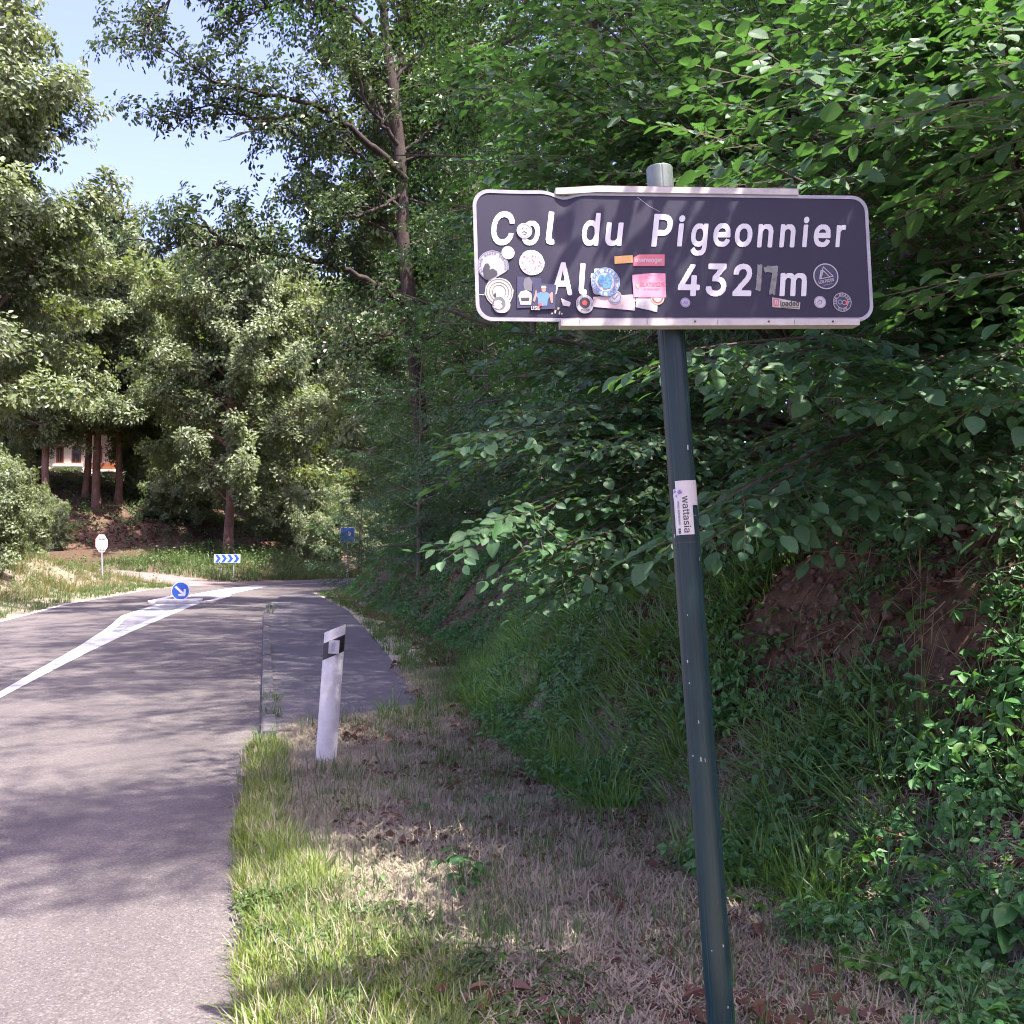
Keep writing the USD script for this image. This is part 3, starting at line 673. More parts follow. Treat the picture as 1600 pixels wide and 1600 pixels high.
sticker('white round sticker with blue ring lettering', ragged(disc(x, z, r), 0.012, 12), m_white, (('print', disc(x, z, r * .97).difference(disc(x, z, r * .93)).union(disc(x, z, r * .68).difference(disc(x, z, r * .65))), m_blue), ('lettering', ring_text('CEGEN GERARD', x, z, r * .81, r * .19, 190, 17).union(ring_text('TABLE SPORT', x, z, r * .81, r * .19, 205, 13, flip=True)), m_blue), ('print', shapely.union_all(bl).difference(shapely.union_all([disc(x + r * a, z + r * b, r * .07, 7) for a, b in ((-.2, .25), (.25, .3), (.1, -.25), (-.3, -.05), (.3, .05), (0, .1))])), m_blue)), lift=0.0038)
def box_text(t, L, mat, nm='lettering', shear=0.0, bold=True):
    (a, b), (c, d) = L
    return (nm, fit(glyph(t, bold), *s_uv(720 + a / 4.706, 240 + d / 4.706), *s_uv(720 + c / 4.706, 240 + b / 4.706), shear), mat)
sticker('small ochre yellow strip sticker', z1([(1127, 757), (1262, 748), (1263, 802), (1132, 812)]), m_yellow, (box_text('LE BAHAN', ((1140, 768), (1252, 795)), m_orange),))
sticker('rose coloured label with white lettering', z1([(1270, 765), (1310, 744), (1497, 742), (1497, 828), (1268, 828)]), m_rose, (box_text('osenwoger', ((1282, 775), (1480, 810)), m_white),))
sticker('pink square sticker with an orange heart', z1([(1258, 895), (1400, 880), (1502, 884), (1508, 1060), (1270, 1058)]), m_pink, (box_text('GLATBRIDE', ((1315, 950), (1495, 980)), m_rose), ('print', z1([(1283, 970), (1290, 960), (1297, 968), (1304, 960), (1310, 970), (1297, 995)]), m_orange), box_text('la vie en route', ((1345, 990), (1460, 1000)), m_rose, bold=False)), lift=0.0014)
sticker('torn white paper scrap below the pink sticker', ragged(z1([(1285, 1062), (1330, 1058), (1430, 1066), (1448, 1100), (1440, 1165), (1285, 1130)]), .03, 14), m_white)
x, z, r = c1(1445, 1062, 52); sticker('half hidden white and red round sticker', disc(x, z, r).intersection(sbox(-2, -2, 2, z + r * .1)), m_cream, (('print', disc(x, z, r * .8).difference(disc(x, z, r * .6)).intersection(sbox(-2, -2, 2, z)), m_red),), lift=0.0008)
x, z, r = c2(1200, 853, 92)
def q2(L): return shapely.union_all([LineString([(x + r * a, z + r * b) for a, b in l]).buffer(r * .025) for l in L])
sticker('navy round sticker with twin peaks and white ring', disc(x, z, r), m_white, (('print', disc(x, z, r * .92), m_navy), ('print', q2([[(-.52, -.22), (-.18, .72), (.58, .0), (-.52, -.22)], [(-.42, -.2), (-.2, .44), (.3, -.06)], [(-.52, -.22), (-.4, .42), (-.32, .46)]]), m_white),
        ('lettering', affinity.rotate(fit(glyph('LOS PICOS'), x - r * .62, z - r * .5, x + r * .62, z - r * .25), 11, origin=(x, z - r * .37)), m_white), ('print', affinity.rotate(sbox(x - r * .25, z - r * .66, x + r * .5, z - r * .63), 11), m_pale)))
x, z, r = c2(225, 1035, 34); sticker('tiny white round sticker under the figure four', disc(x, z, r), m_pale, (('print', disc(x, z, r * .9).difference(disc(x, z, r * .8)), m_violet), ('lettering', fit(glyph('AG'), x - r * .45, z - r * .3, x + r * .45, z + r * .3), m_violet)))
x, z, r = c2(1160, 1032, 43); sticker('small white round sticker left of the dark one', disc(x, z, r), m_white, (('print', disc(x, z, r * .9).difference(disc(x, z, r * .85)).union(LineString([(x - r * .45, z - r * .1), (x - r * .1, z + r * .3), (x + r * .3, z + r * .2), (x + r * .1, z - r * .3), (x - r * .3, z - r * .35)]).buffer(r * .07)), m_violet),))
x, z, r = c2(1313, 1033, 68)
sticker('dark round gravel club sticker in the lower corner', disc(x, z, r), m_navy, (('print', disc(x, z, r).difference(disc(x, z, r * .95)).union(disc(x, z, r * .66).difference(disc(x, z, r * .62))), m_white), ('lettering', ring_text('THE GRAVEL', x, z, r * .8, r * .22, 190, 21).union(ring_text('CLUB', x, z, r * .8, r * .22, 240, 20, flip=True)), m_white), ('print', shapely.union_all([disc(x - r * .25, z, r * .25).difference(disc(x - r * .25, z, r * .18)), disc(x + r * .2, z - r * .05, r * .25).difference(disc(x + r * .2, z - r * .05, r * .18))]), m_pale), ('print', sbox(x + r * .38, z - r * .3, x + r * .55, z + r * .12), m_red)))
ld = z2([(828, 1000), (880, 1008), (1022, 1035), (1018, 1082), (830, 1066)])
def b2(t, L, mat, sh=0.0):
    (a, b), (c, d) = L
    return ('lettering', fit(glyph(t), *s_uv(1020 + a / 4.444, 240 + d / 4.444), *s_uv(1020 + c / 4.444, 240 + b / 4.444), sh), mat)
sticker('rectangular sticker with red emblem and bold lettering', ld, m_cream, (('print', z2([(834, 1006), (876, 1012), (872, 1062), (836, 1060)]), m_rose), ('print', z2([(846, 1020), (866, 1022), (864, 1050), (847, 1049)]).difference(z2([(851, 1027), (860, 1028), (859, 1043), (852, 1042)])), m_white), b2('loaded', ((884, 1024), (1012, 1060)), m_black, 0.05), ('print', z2([(884, 1063), (1010, 1068), (1010, 1073), (884, 1069)]), m_grey)))
plate_poly('scratch', LineString([s_uv(996, 308), s_uv(1014, 322), s_uv(1031, 331)]).buffer(0.0006), -0.0006, 0.0, m_pale, sign)
plate_poly('scratch', LineString([s_uv(744, 460), s_uv(765, 461)]).buffer(0.0012), -0.0006, 0.0, m_white, sign)

# fluted post
P_TOP, P_LOW = px(1030, 262, 2.985), px(1127, 1600, 2.985)
ax_p = (P_TOP - P_LOW) / np.linalg.norm(P_TOP - P_LOW)
P_BASE = P_LOW + ax_p * (-(P_LOW[2] + 0.15) / ax_p[2])
X_p = np.cross([0, 1.0, 0], ax_p); X_p /= np.linalg.norm(X_p); Y_p = np.cross(ax_p, X_p)
def post_mesh(za, zb, r0=0.0395, depth=0.0009, flutes=8, n=208, bevel=0.0, cap=False):
    t = np.arange(n) / n * 2 * np.pi
    w = np.abs(((t * flutes / (2 * np.pi)) % 1.0) - 0.5) * 2
    r = r0 - depth * sstep(0.80, 0.90, w)
    rows = [(za, 1.0), (zb, 1.0)] if not cap else [(za, 1.0), (zb - 0.004, 1.0), (zb, 0.93)]
    V = np.vstack([P_BASE + np.outer(k * r * np.cos(t), X_p) + np.outer(k * r * np.sin(t), Y_p) + ax_p * z for z, k in rows])
    F = []
    i = np.arange(n); j = (i + 1) % n
    for q in range(len(rows) - 1):
        F += [np.stack([q * n + i, q * n + j, q * n + n + j], 1), np.stack([q * n + i, q * n + n + j, q * n + n + i], 1)]
    V = np.vstack([V, P_BASE + ax_p * rows[-1][0]])
    F.append(np.stack([(len(rows) - 1) * n + i, (len(rows) - 1) * n + j, np.full(n, len(V) - 1)], 1))
    return V, np.vstack(F)
L_ALL = np.linalg.norm(P_TOP - P_BASE)
def post_z(u, v):                     # height along the post of a photograph position
    P = px(u, v, 2.95)
    return (P - P_BASE) @ ax_p
post_green = M('post_green', {'g': ('geometry', {}), 'mp': ('mapping', {'scale': (1, 1, 0.35)}), 'n': ('noise_texture', {'scale': 26.0, 'detail': 6.0, 'roughness': 0.7}),
    'r': ('rgb_ramp', {'ramp': [(0.35, (0.004, 0.013, 0.015)), (0.66, (0.006, 0.018, 0.020)), (0.76, (0.02, 0.035, 0.035)), (0.80, (0.18, 0.20, 0.19))]}),
    'n2': ('noise_texture', {'scale': 300.0}), 'b': ('bump', {'strength': 0.15, 'distance': 0.001}),
    'p': ('principled_bsdf', {'roughness': 0.36, 'specular_ior_level': 0.28})}, [('g.position', 'mp.vector'), ('mp.vector', 'n.vector'), ('n.fac', 'r.fac'), ('r.color', 'p.base_color'), ('g.position', 'n2.vector'), ('n2.fac', 'b.height'), ('b.normal', 'p.normal')])
post_cap = plain('post_bare_metal', (0.12, 0.145, 0.13), 0.45, metal=0.2, dirt=0.4, scale=18)
zj = post_z(1060, 848); zc = post_z(1033, 292)
part(sign, 'post', post_mesh(0, zj - 0.0015), post_green, smooth=35, loc=SIGN_LOC)
part(sign, 'post_upper', post_mesh(zj + 0.0015, zc), post_green, smooth=35, loc=SIGN_LOC)
part(sign, 'post_joint', post_mesh(zj - 0.004, zj + 0.004, r0=0.0384, depth=0.0009), m_black, smooth=35, loc=SIGN_LOC)
part(sign, 'post_top', post_mesh(zc, L_ALL, r0=0.0388, cap=True), post_cap, smooth=35, loc=SIGN_LOC)
for zz in (SCZ + 0.13, SCZ - 0.15):   # clamps on the back of the plate
    k = (zz - P_BASE[2]) / ax_p[2]
    c = P_BASE + ax_p * k
    b = trimesh.creation.box((0.11, 0.055, 0.03)); b.apply_translation(c + [0, -0.03, 0])
    part(sign, 'clamp', b, rail_mat, loc=SIGN_LOC)

def wrap(poly, z0, ang, r):           # a flat shape bent round the post (poly in metres: x round, y up)
    b = poly.bounds; out = []
    xs = np.arange(b[0], b[2] + 0.004, 0.004)
    for i in range(len(xs) - 1):
        c = poly.intersection(sbox(xs[i], -9, xs[i + 1], 9))
        if c.area > 1e-10:
            out.append(extr(c, 0.0004))
    v, f = cat_meshes(out)
    a = ang + v[:, 0] / r
    rr_ = r + v[:, 2]
    return P_BASE + np.outer(rr_ * np.cos(a), X_p) + np.outer(rr_ * np.sin(a), Y_p) + np.outer(z0 + v[:, 1], ax_p), f
# around the post: the viewer's side is near angle -90 degrees
zw0, zw1 = post_z(1070, 790), post_z(1066, 751)
part(sign, 'sticker', wrap(sbox(0, 0, 0.082, zw1 - zw0), zw0, math.radians(-130), 0.0399), m_white, loc=SIGN_LOC, label='blank white sticker wrapped round the post')
zs0, zs1 = post_z(1063, 836), post_z(1060, 764)
hh = zs1 - zs0
st = part(sign, 'sticker', wrap(sbox(0, 0, 0.056, hh), zs0, math.radians(-141), 0.0405), m_white, loc=SIGN_LOC, label='white upright sticker with lettering reading down the post')
def down(t, x0, x1, y0, y1):          # lettering that reads downwards
    g = affinity.rotate(glyph(t, False).buffer(0.012), -90, origin=(0, 0))
    a, b, c, d = g.bounds
    return affinity.affine_transform(g, [(x1 - x0) / (c - a), 0, 0, (y1 - y0) / (d - b), x0 - a * (x1 - x0) / (c - a), y0 - b * (y1 - y0) / (d - b)])
part(st, 'lettering', wrap(down('wattasia', 0.026, 0.047, 0.006, hh * 0.84), zs0, math.radians(-141), 0.0410), m_black, loc=SIGN_LOC)
part(st, 'lettering', wrap(down('vivez autrement', 0.011, 0.019, 0.03, hh * 0.74), zs0, math.radians(-141), 0.0410), m_grey, loc=SIGN_LOC)
part(st, 'print', wrap(shapely.union_all([sbox(0.009, 0.004, 0.0165, 0.012), sbox(0.0095, 0.0135, 0.0165, 0.019)]).difference(sbox(0.009, 0.007, 0.0165, 0.008)), zs0, math.radians(-141), 0.0410), m_black, loc=SIGN_LOC)
part(st, 'print', wrap(ragged(disc(0.021, hh * .93, .0065), .2, 3).union(ragged(disc(0.010, hh * .85, .003), .3, 4)).union(ragged(disc(0.006, hh * .95, .004), .3, 5)), zs0, math.radians(-141), 0.0410), m_violet, loc=SIGN_LOC)
part(sign, 'paint_chip', wrap(sbox(0, 0, 0.004, 0.014), post_z(1070, 703), math.radians(-66), 0.0396), m_pale, loc=SIGN_LOC)

rc = np.random.default_rng(44)
for k in range(22):                   # chipped paint, mostly low down
    h_ = rc.uniform(0.05, 1.0) ** 1.5 * 1.9
    part(sign, 'paint_chip', wrap(ragged(sbox(0, 0, rc.uniform(.0015, .004), rc.uniform(.002, .013)), .12, k), h_, math.radians(rc.uniform(-160, -30)), 0.0396), m_pale, loc=SIGN_LOC)
for u_ in (905, 1010, 1120, 1240):    # joints and rivets on the rails
    a_, b_ = s_uv(u_, 504.5)
    plate_poly('rail_joint', sbox(a_, b_ - .006, a_ + .0012, b_ + .008), -0.0066, -0.0058, rust_mat, sign)
for u_ in (1085, 1200, 1300):
    a_, b_ = s_uv(u_, 503)
    plate_poly('rivet', disc(a_, b_, .003, 10), -0.0075, -0.006, rust_mat, sign)

# ------------------------------------------------------------------ white marker post by the lay-by
DB = gr(508, 1203); DTOP = px(523, 990, DB[1] + 0.02)
dax = DTOP - DB; dax /= np.linalg.norm(dax)
dX = np.array([1.0, 0.12, 0]); dX -= dax * (dX @ dax); dX /= np.linalg.norm(dX); dY = np.cross(dax, dX)
delin = thing('marker_post', 'white plastic marker post with slanted black band leaning on the verge', 'marker post', DB)
plastic = plain('white_plastic', (0.46, 0.46, 0.46), 0.45, dirt=0.3, scale=9)
blackp = plain('black_plastic', (0.012, 0.012, 0.016), 0.4, dirt=0.2, scale=20)
def delin_mesh(lo, hi, w=0.152, grow=0.0):
    """a hollow-backed bowed section between two slanted cuts (height at the left edge, height at the right edge)"""
    a = np.linspace(-1, 1, 13)
    fx = a * (w / 2 + grow); fy = -0.03 * (1 - a ** 2) - grow
    prof = list(zip(fx, fy)) + [((w / 2 + grow), 0.035), (-(w / 2 + grow), 0.035)]
    n = len(prof)
    V = []
    for cut in (lo, hi):
        for x_, y_ in prof:
            t = x_ / w + 0.5
            V.append(DB + dX * x_ + dY * y_ + dax * (cut[0] * (1 - t) + cut[1] * t))
    F = []
    for i in range(n):
        j = (i + 1) % n
        F += [[i, j, n + j], [i, n + j, n + i]]
    for i in range(1, n - 1):
        F += [[0, i + 1, i], [n, n + i, n + i + 1]]
    return np.array(V), np.array(F)
HT = np.linalg.norm(DTOP - DB)
ta, tb = 1.005, 1.075
part(delin, 'body', delin_mesh((-0.1, -0.1), (0.80, 0.875)), plastic, smooth=30, loc=DB)
part(delin, 'black_band', delin_mesh((0.80, 0.875), (0.925, 1.00), grow=0.0006), blackp, smooth=30, loc=DB)
part(delin, 'top', delin_mesh((0.925, 1.00), (1.005, 1.075)), plastic, smooth=30, loc=DB)
def refl(x0, x1, z0, z1, y):
    pts = [(x0, z0), (x1, z0), (x1, z1), (x0, z1)]
    V = np.array([DB + dX * a + dY * (y + o) + dax * b for o in (0, 0.012) for a, b in pts])
    return V, np.array([[0, 1, 2], [0, 2, 3], [4, 6, 5], [4, 7, 6], [0, 4, 5], [0, 5, 1], [1, 5, 6], [1, 6, 2], [2, 6, 7], [2, 7, 3], [3, 7, 4], [3, 4, 0]])
rf = part(delin, 'reflector', refl(-0.036, 0.042, 0.855, 0.955, -0.0385), m_white, loc=DB)
part(rf, 'frame', refl(-0.018, 0.012, 0.872, 0.938, -0.0395), m_pale, loc=DB)

# ------------------------------------------------------------------ distant signs
steel = plain('galvanised_steel', (0.38, 0.39, 0.40), 0.45, metal=0.5, dirt=0.3, scale=14)
sgn_blue = plain('sign_blue', (0.022, 0.085, 0.36), 0.4, dirt=0.15); sgn_white = plain('sign_white', (0.55, 0.55, 0.56), 0.4, dirt=0.1)
def sign_shape(poly, c, right, y_front, depth):
    """poly in metres (x along right, y up) set upright at c"""
    v, f = extr(poly, depth)
    nrm = np.array([right[1], -right[0], 0.0])            # towards the viewer
    return np.asarray(c) + np.outer(v[:, 0], right) + np.outer(v[:, 1], [0, 0, 1.0]) + np.outer(v[:, 2] + y_front, nrm), f
Rx = np.array([1.0, 0, 0])
# round keep-right sign on the island
kr = thing('keep_right_sign', 'round blue keep-right sign with white arrow on the traffic island', 'sign', ic)
kc = px(282.5, 923.5, ic[1]); kR = 14.6 / 1600 * ic[1]
part(kr, 'disc', sign_shape(disc(0, 0, kR), kc, Rx, 0.0, 0.03), sgn_white, loc=ic)
part(kr, 'blue_field', sign_shape(disc(0, 0, kR * 0.9), kc, Rx, 0.031, 0.003), sgn_blue, loc=ic)
arrow = shapely.union_all([LineString([(-.55, .48), (.36, -.36)]).buffer(.12, cap_style='flat'), LineString([(.48, .22), (.42, -.42)]).buffer(.12, cap_style='flat'), LineString([(-.22, -.42), (.5, -.42)]).buffer(.12, cap_style='flat')])
part(kr, 'arrow', sign_shape(affinity.scale(arrow, kR, kR, origin=(0, 0)), kc, Rx, 0.035, 0.003), sgn_white, loc=ic)
part(kr, 'post', tube([kc + [0, 0.03, 0], ic + [0, 0.03, 0.1]], 0.035, 10), steel, loc=ic)
# stop sign seen from behind
sb = px(160.5, 896, 50.5); sc = px(158.5, 849, 50.5)
sR = 14.8 / 1600 * 50.5
sx = np.array([0.27, 0.96, 0.0]); sx /= np.linalg.norm(sx)
ss = thing('stop_sign', 'octagonal sign seen from behind on a grey post by the side road', 'sign', sb)
octa = Polygon([(sR * math.cos(a), sR * math.sin(a)) for a in np.radians(22.5 + 45 * np.arange(8))])
part(ss, 'octagon', sign_shape(octa, sc, sx, 0.0, 0.02), sgn_white, loc=sb)
part(ss, 'red_rim', sign_shape(octa.buffer(0.012).difference(octa.buffer(-0.02)), sc, sx, -0.014, 0.012), m_red, loc=sb)
for dz in (-0.62, 0.5):
    part(ss, 'clamp', sign_shape(sbox(-sR * .5, sR * dz - .035, sR * .5, sR * dz + .035), sc, sx, 0.021, 0.02), steel, loc=sb)
part(ss, 'post', tube([sb - [0, 0, 0.3], sc + [0, -0.07, sR * .9]], 0.04, 10), steel, loc=sb)
# chevron board
cb = px(355, 893, 63); chc = px(355, 872.7, 63); s63 = 63 / 1600
ch = thing('chevron_board', 'blue and white chevron board on two posts before the big oak trunk', 'sign', cb)
W2, H2 = 20.5 * s63, 6.6 * s63
part(ch, 'board', sign_shape(sbox(-W2, -H2, W2, H2), chc, Rx, 0, 0.03), sgn_white, loc=cb)
for k in range(4):
    x0 = -W2 + 0.06 + k * (2 * W2 - 0.1) / 4
    w_ = (2 * W2) / 8.4; t_ = H2 * .9
    part(ch, 'chevron', sign_shape(Polygon([(x0, -t_), (x0 + w_, -t_), (x0 + w_ + t_ * .75, 0), (x0 + w_, t_), (x0, t_), (x0 + t_ * .75, 0)]).intersection(sbox(-W2 + .03, -1, W2 - .03, 1)), chc, Rx, 0.031, 0.003), sgn_blue, loc=cb)
for u in (345.5, 365):
    p0 = px(u, 894, 63.05)
    part(ch, 'post', tube([p0 - [0, 0, 0.3], px(u, 868, 63.05)], 0.04, 8), steel, loc=cb)
# small square blue sign
YB = 46.5
bb = px(543, 918, YB); bc = px(543.0, 835.5, YB); s_b = YB / 1600
bs = thing('square_blue_sign', 'square blue sign on a grey post at the far end of the lay-by', 'sign', bb)
hw = 11.7 * s_b
part(bs, 'board', sign_shape(rrect(2 * hw, 2 * hw, 0.03), bc, Rx, 0, 0.025), sgn_white, loc=bb)
part(bs, 'blue_field', sign_shape(rrect(1.82 * hw, 1.82 * hw, 0.02), bc, Rx, 0.026, 0.003), sgn_blue, loc=bb)
part(bs, 'emblem', sign_shape(Polygon([(.1, .35), (.42, .3), (.4, -.12), (.15, -.1)]).union(Polygon([(-.4, -.42), (.3, -.42), (.36, -.3), (-.36, -.26)])).buffer(0.0) if False else affinity.scale(Polygon([(.1, .42), (.5, .36), (.46, -.12), (.15, -.1)]), hw, hw, origin=(0, 0)), bc, Rx, 0.030, 0.003), sgn_white, loc=bb)
part(bs, 'post', tube([bb - [0, 0, 0.4], bc + [0, 0.04, hw * .8]], 0.04, 10), steel, loc=bb)
# little white marker at the far edge of the road
mb = px(501, 909, 76)
mk = thing('edge_marker', 'tiny white marker post at the far outer bend', 'marker post', mb)
part(mk, 'body', bx(-0.14, 0.14, -0.06, 0.06, -0.4, 0.5), plastic)
part(mk, 'band', bx(-0.145, 0.145, -0.065, 0.065, 0.22, 0.36), m_red)

# ------------------------------------------------------------------ house on the slope
render_w = plain('house_render', (0.80, 0.72, 0.66), 0.8, dirt=0.15, scale=1.5)
tile = M('roof_tiles', {'g': ('geometry', {}), 'br': ('brick_texture', {'scale': 2.6, 'color1': (0.36, 0.17, 0.13), 'color2': (0.28, 0.12, 0.09), 'mortar': (0.12, 0.06, 0.05), 'mortar_size': 0.03}), 'p': ('principled_bsdf', {'roughness': 0.8})},
         [('g.position', 'br.vector'), ('br.color', 'p.base_color')])
orange_wood = plain('balcony_wood', (0.30, 0.10, 0.04), 0.6, dirt=0.35, scale=5); glass_dark = plain('house_glass', (0.03, 0.035, 0.04), 0.08, spec=0.8); shutter = plain('shutter_wood', (0.30, 0.10, 0.045), 0.6, dirt=0.3, scale=8)
YH = 95.0; kH = YH / 1600
hb = px(118, 745, YH)
hs = thing('house', 'white house with brown shutters and orange balcony half hidden on the slope', 'house', hb)
def H(u0, v0, u1, v1, y0, y1):
    a, b = px(u0, v1, YH), px(u1, v0, YH)
    return bx(a[0], b[0], YH + y0, YH + y1, a[2], b[2])
part(hs, 'wall', H(-40, 668, 196, 770, 0, 9), render_w, loc=hb)
rp = [px(-70, 668, YH - 1.0), px(215, 668, YH - 1.0), px(190, 560, YH + 6), px(-45, 560, YH + 6), px(215, 668, YH + 10), px(-70, 668, YH + 10)]
rv = np.array(rp); rv = np.vstack([rv, rv - [0, 0, 0.25]])
part(hs, 'roof', (rv, np.array([[0, 1, 2], [0, 2, 3], [3, 2, 4], [3, 4, 5], [1, 4, 2], [0, 3, 5], [6, 7, 1], [6, 1, 0], [7, 10, 4], [7, 4, 1], [10, 11, 5], [10, 5, 4], [11, 6, 0], [11, 0, 5], [6, 11, 10], [6, 10, 7]])), tile, loc=hb)
for (u0, u1) in ((72, 77), (88, 100), (112, 127), (150, 160)):
    w_ = part(hs, 'window', H(u0, 697, u1, 724, -0.06, 0.02), shutter, loc=hb)
    part(w_, 'pane', H(u0 + 1.2, 699, u1 - 1.2, 722, -0.09, -0.061), glass_dark, loc=hb)
    for q in np.linspace(u0 + 2.2, u1 - 2.2, 3):
        part(w_, 'bar', H(q - .5, 699, q + .5, 722, -0.12, -0.091), shutter, loc=hb)
part(hs, 'sill_band', H(85, 725, 130, 729, -0.35, -0.005), render_w, loc=hb)
bal = part(hs, 'balcony', H(152, 726, 186, 735, -1.6, -0.01), orange_wood, loc=hb)
part(bal, 'balcony_floor', H(150, 735.5, 188, 739, -1.7, -0.01), render_w, loc=hb)
# ------------------------------------------------------------------ leaves and sprays
def leaf_tmpl(length=1.0, width=0.56, fold=0.12, curl=0.15, segs=4, tri_simple=False):
    """a leaf along +x in the xy plane, folded along its midrib; returns V, F, UV (uv runs so that side veins are bands in v)"""
    if tri_simple:
        V = np.array([[0, 0, 0], [.32, .5, .9], [.72, .38, .6], [1, 0, 0], [.72, -.38, .6], [.32, -.5, .9]], float)
        V[:, 1] *= width; V[:, 2] *= fold * width
        V[:, 2] -= curl * V[:, 0] ** 2
        F = np.array([[0, 3, 2], [0, 2, 1], [0, 5, 4], [0, 4, 3]])
        return V * length, F
    t = np.linspace(0, 1, segs + 1)
    half = np.sin(np.pi * t ** 0.92) ** 0.80 * (1 - 0.12 * t) * 0.52
    V, UV = [], []
    for i, a in enumerate(t):
        V.append([a, 0, 0]); UV.append([0, a * 9.0])
    L0 = len(V)
    for s in (1, -1):
        for i in range(1, segs):
            V.append([t[i] + 0.02, s * half[i] * width, fold * half[i] * width * 2]); UV.append([s, (t[i] - 0.30 * half[i]) * 9.0])
    V = np.array(V); V[:, 2] -= curl * V[:, 0] ** 2
    F = []
    for k, s in enumerate((1, -1)):
        o = L0 + k * (segs - 1)
        E = [0] + [o + i for i in range(segs - 1)] + [segs]
        for i in range(segs):
            a, b, c, d = i, i + 1, E[i + 1], E[i]
            tri = [[a, b, c]] + ([[a, c, d]] if d != a else [])
            if c == b: tri = [[a, b, d]]
            F += [q if s > 0 else q[::-1] for q in tri]
    return V * length, np.array(F), np.array(UV)

def spray_leaves(seed, length=0.55, nmain=10, nside=3, leaf=0.085, droop=0.12, spread=0.75):
    """a flat beech-like twig: positions, frames, sizes of its leaves, and the twig lines"""
    r = np.random.default_rng(seed)
    P, D, S, N, tw = [], [], [], [], []
    def run(p0, ang, L, n, first):
        pts = []
        a = ang
        p = np.array(p0, float)
        side = r.choice([-1, 1])
        step = L / n
        pts.append(p.copy())
        for i in range(n):
            a += r.normal(0, 0.10)
            p = p + step * np.array([math.cos(a), math.sin(a), -droop * (i / n) * 1.2 + r.normal(0, 0.03)])
            pts.append(p.copy())
            side = -side
            la = a + side * r.uniform(0.65, 1.05) * (1 - 0.3 * i / n)
            if i == n - 1: la = a + r.normal(0, .2)
            P.append(p + 0.0); D.append([math.cos(la), math.sin(la), r.normal(-0.12, 0.2)]); S.append(leaf * r.uniform(0.55, 1.3) * (0.75 + 0.25 * (i + 2) / (n + 1))); N.append(r.normal(0, 0.38))
        tw.append(np.array(pts))
        return pts
    main = run((0, 0, 0), 0.0, length, nmain, True)
    sd = 1
    for k in range(nside):
        i = int((0.15 + 0.6 * k / max(1, nside)) * nmain) + 1
        sd = -sd
        run(main[i], sd * r.uniform(0.55, 0.95), length * r.uniform(0.38, 0.6) * spread / 0.75, max(3, int(nmain * 0.5)), False)
    return np.array(P), frames(np.array(D), np.array(N)), np.array(S), tw

def clump_leaves(seed, n=10, rad=0.28, leaf=0.17):
    r = np.random.default_rng(seed)
    d = r.normal(0, 1, (n, 3)); d[:, 2] = np.abs(d[:, 2]) * 0.5; d /= np.linalg.norm(d, axis=1, keepdims=True)
    P = d * rad * r.uniform(0.25, 1.0, (n, 1)) ** 0.7
    dd = d.copy(); dd[:, 2] = r.normal(-0.28, 0.25, n)
    return P, frames(dd, r.normal(0, 0.38, n)), leaf * r.uniform(0.7, 1.25, n)

SIMPLE = leaf_tmpl(width=0.60, fold=0.25, curl=0.12, tri_simple=True)
def compound(P, R, S):                # leaves of one spray merged into a template
    return scatter(SIMPLE, R, P, S)
mid_sprays = [compound(*spray_leaves(s, 0.62, 9, 4, 0.088)[:3]) for s in (1, 2, 3, 4)]
oak_clumps = [compound(*clump_leaves(s, 26, 0.46, 0.185)) for s in (11, 12, 13)]
oak_fine = [compound(*clump_leaves(s, 12, 0.26, 0.135)) for s in (21, 22, 23)]

def unit(v): return v / max(np.linalg.norm(v), 1e-9)

def curve(p, d, L, n, r, wob, lift):
    """a wandering branch line starting at p in direction d"""
    pts = [np.array(p, float)]
    d = unit(np.array(d, float))
    for i in range(n):
        d = unit(d + r.normal(0, wob, 3) + np.array([0, 0, lift]))
        pts.append(pts[-1] + d * L / n)
    return np.array(pts)

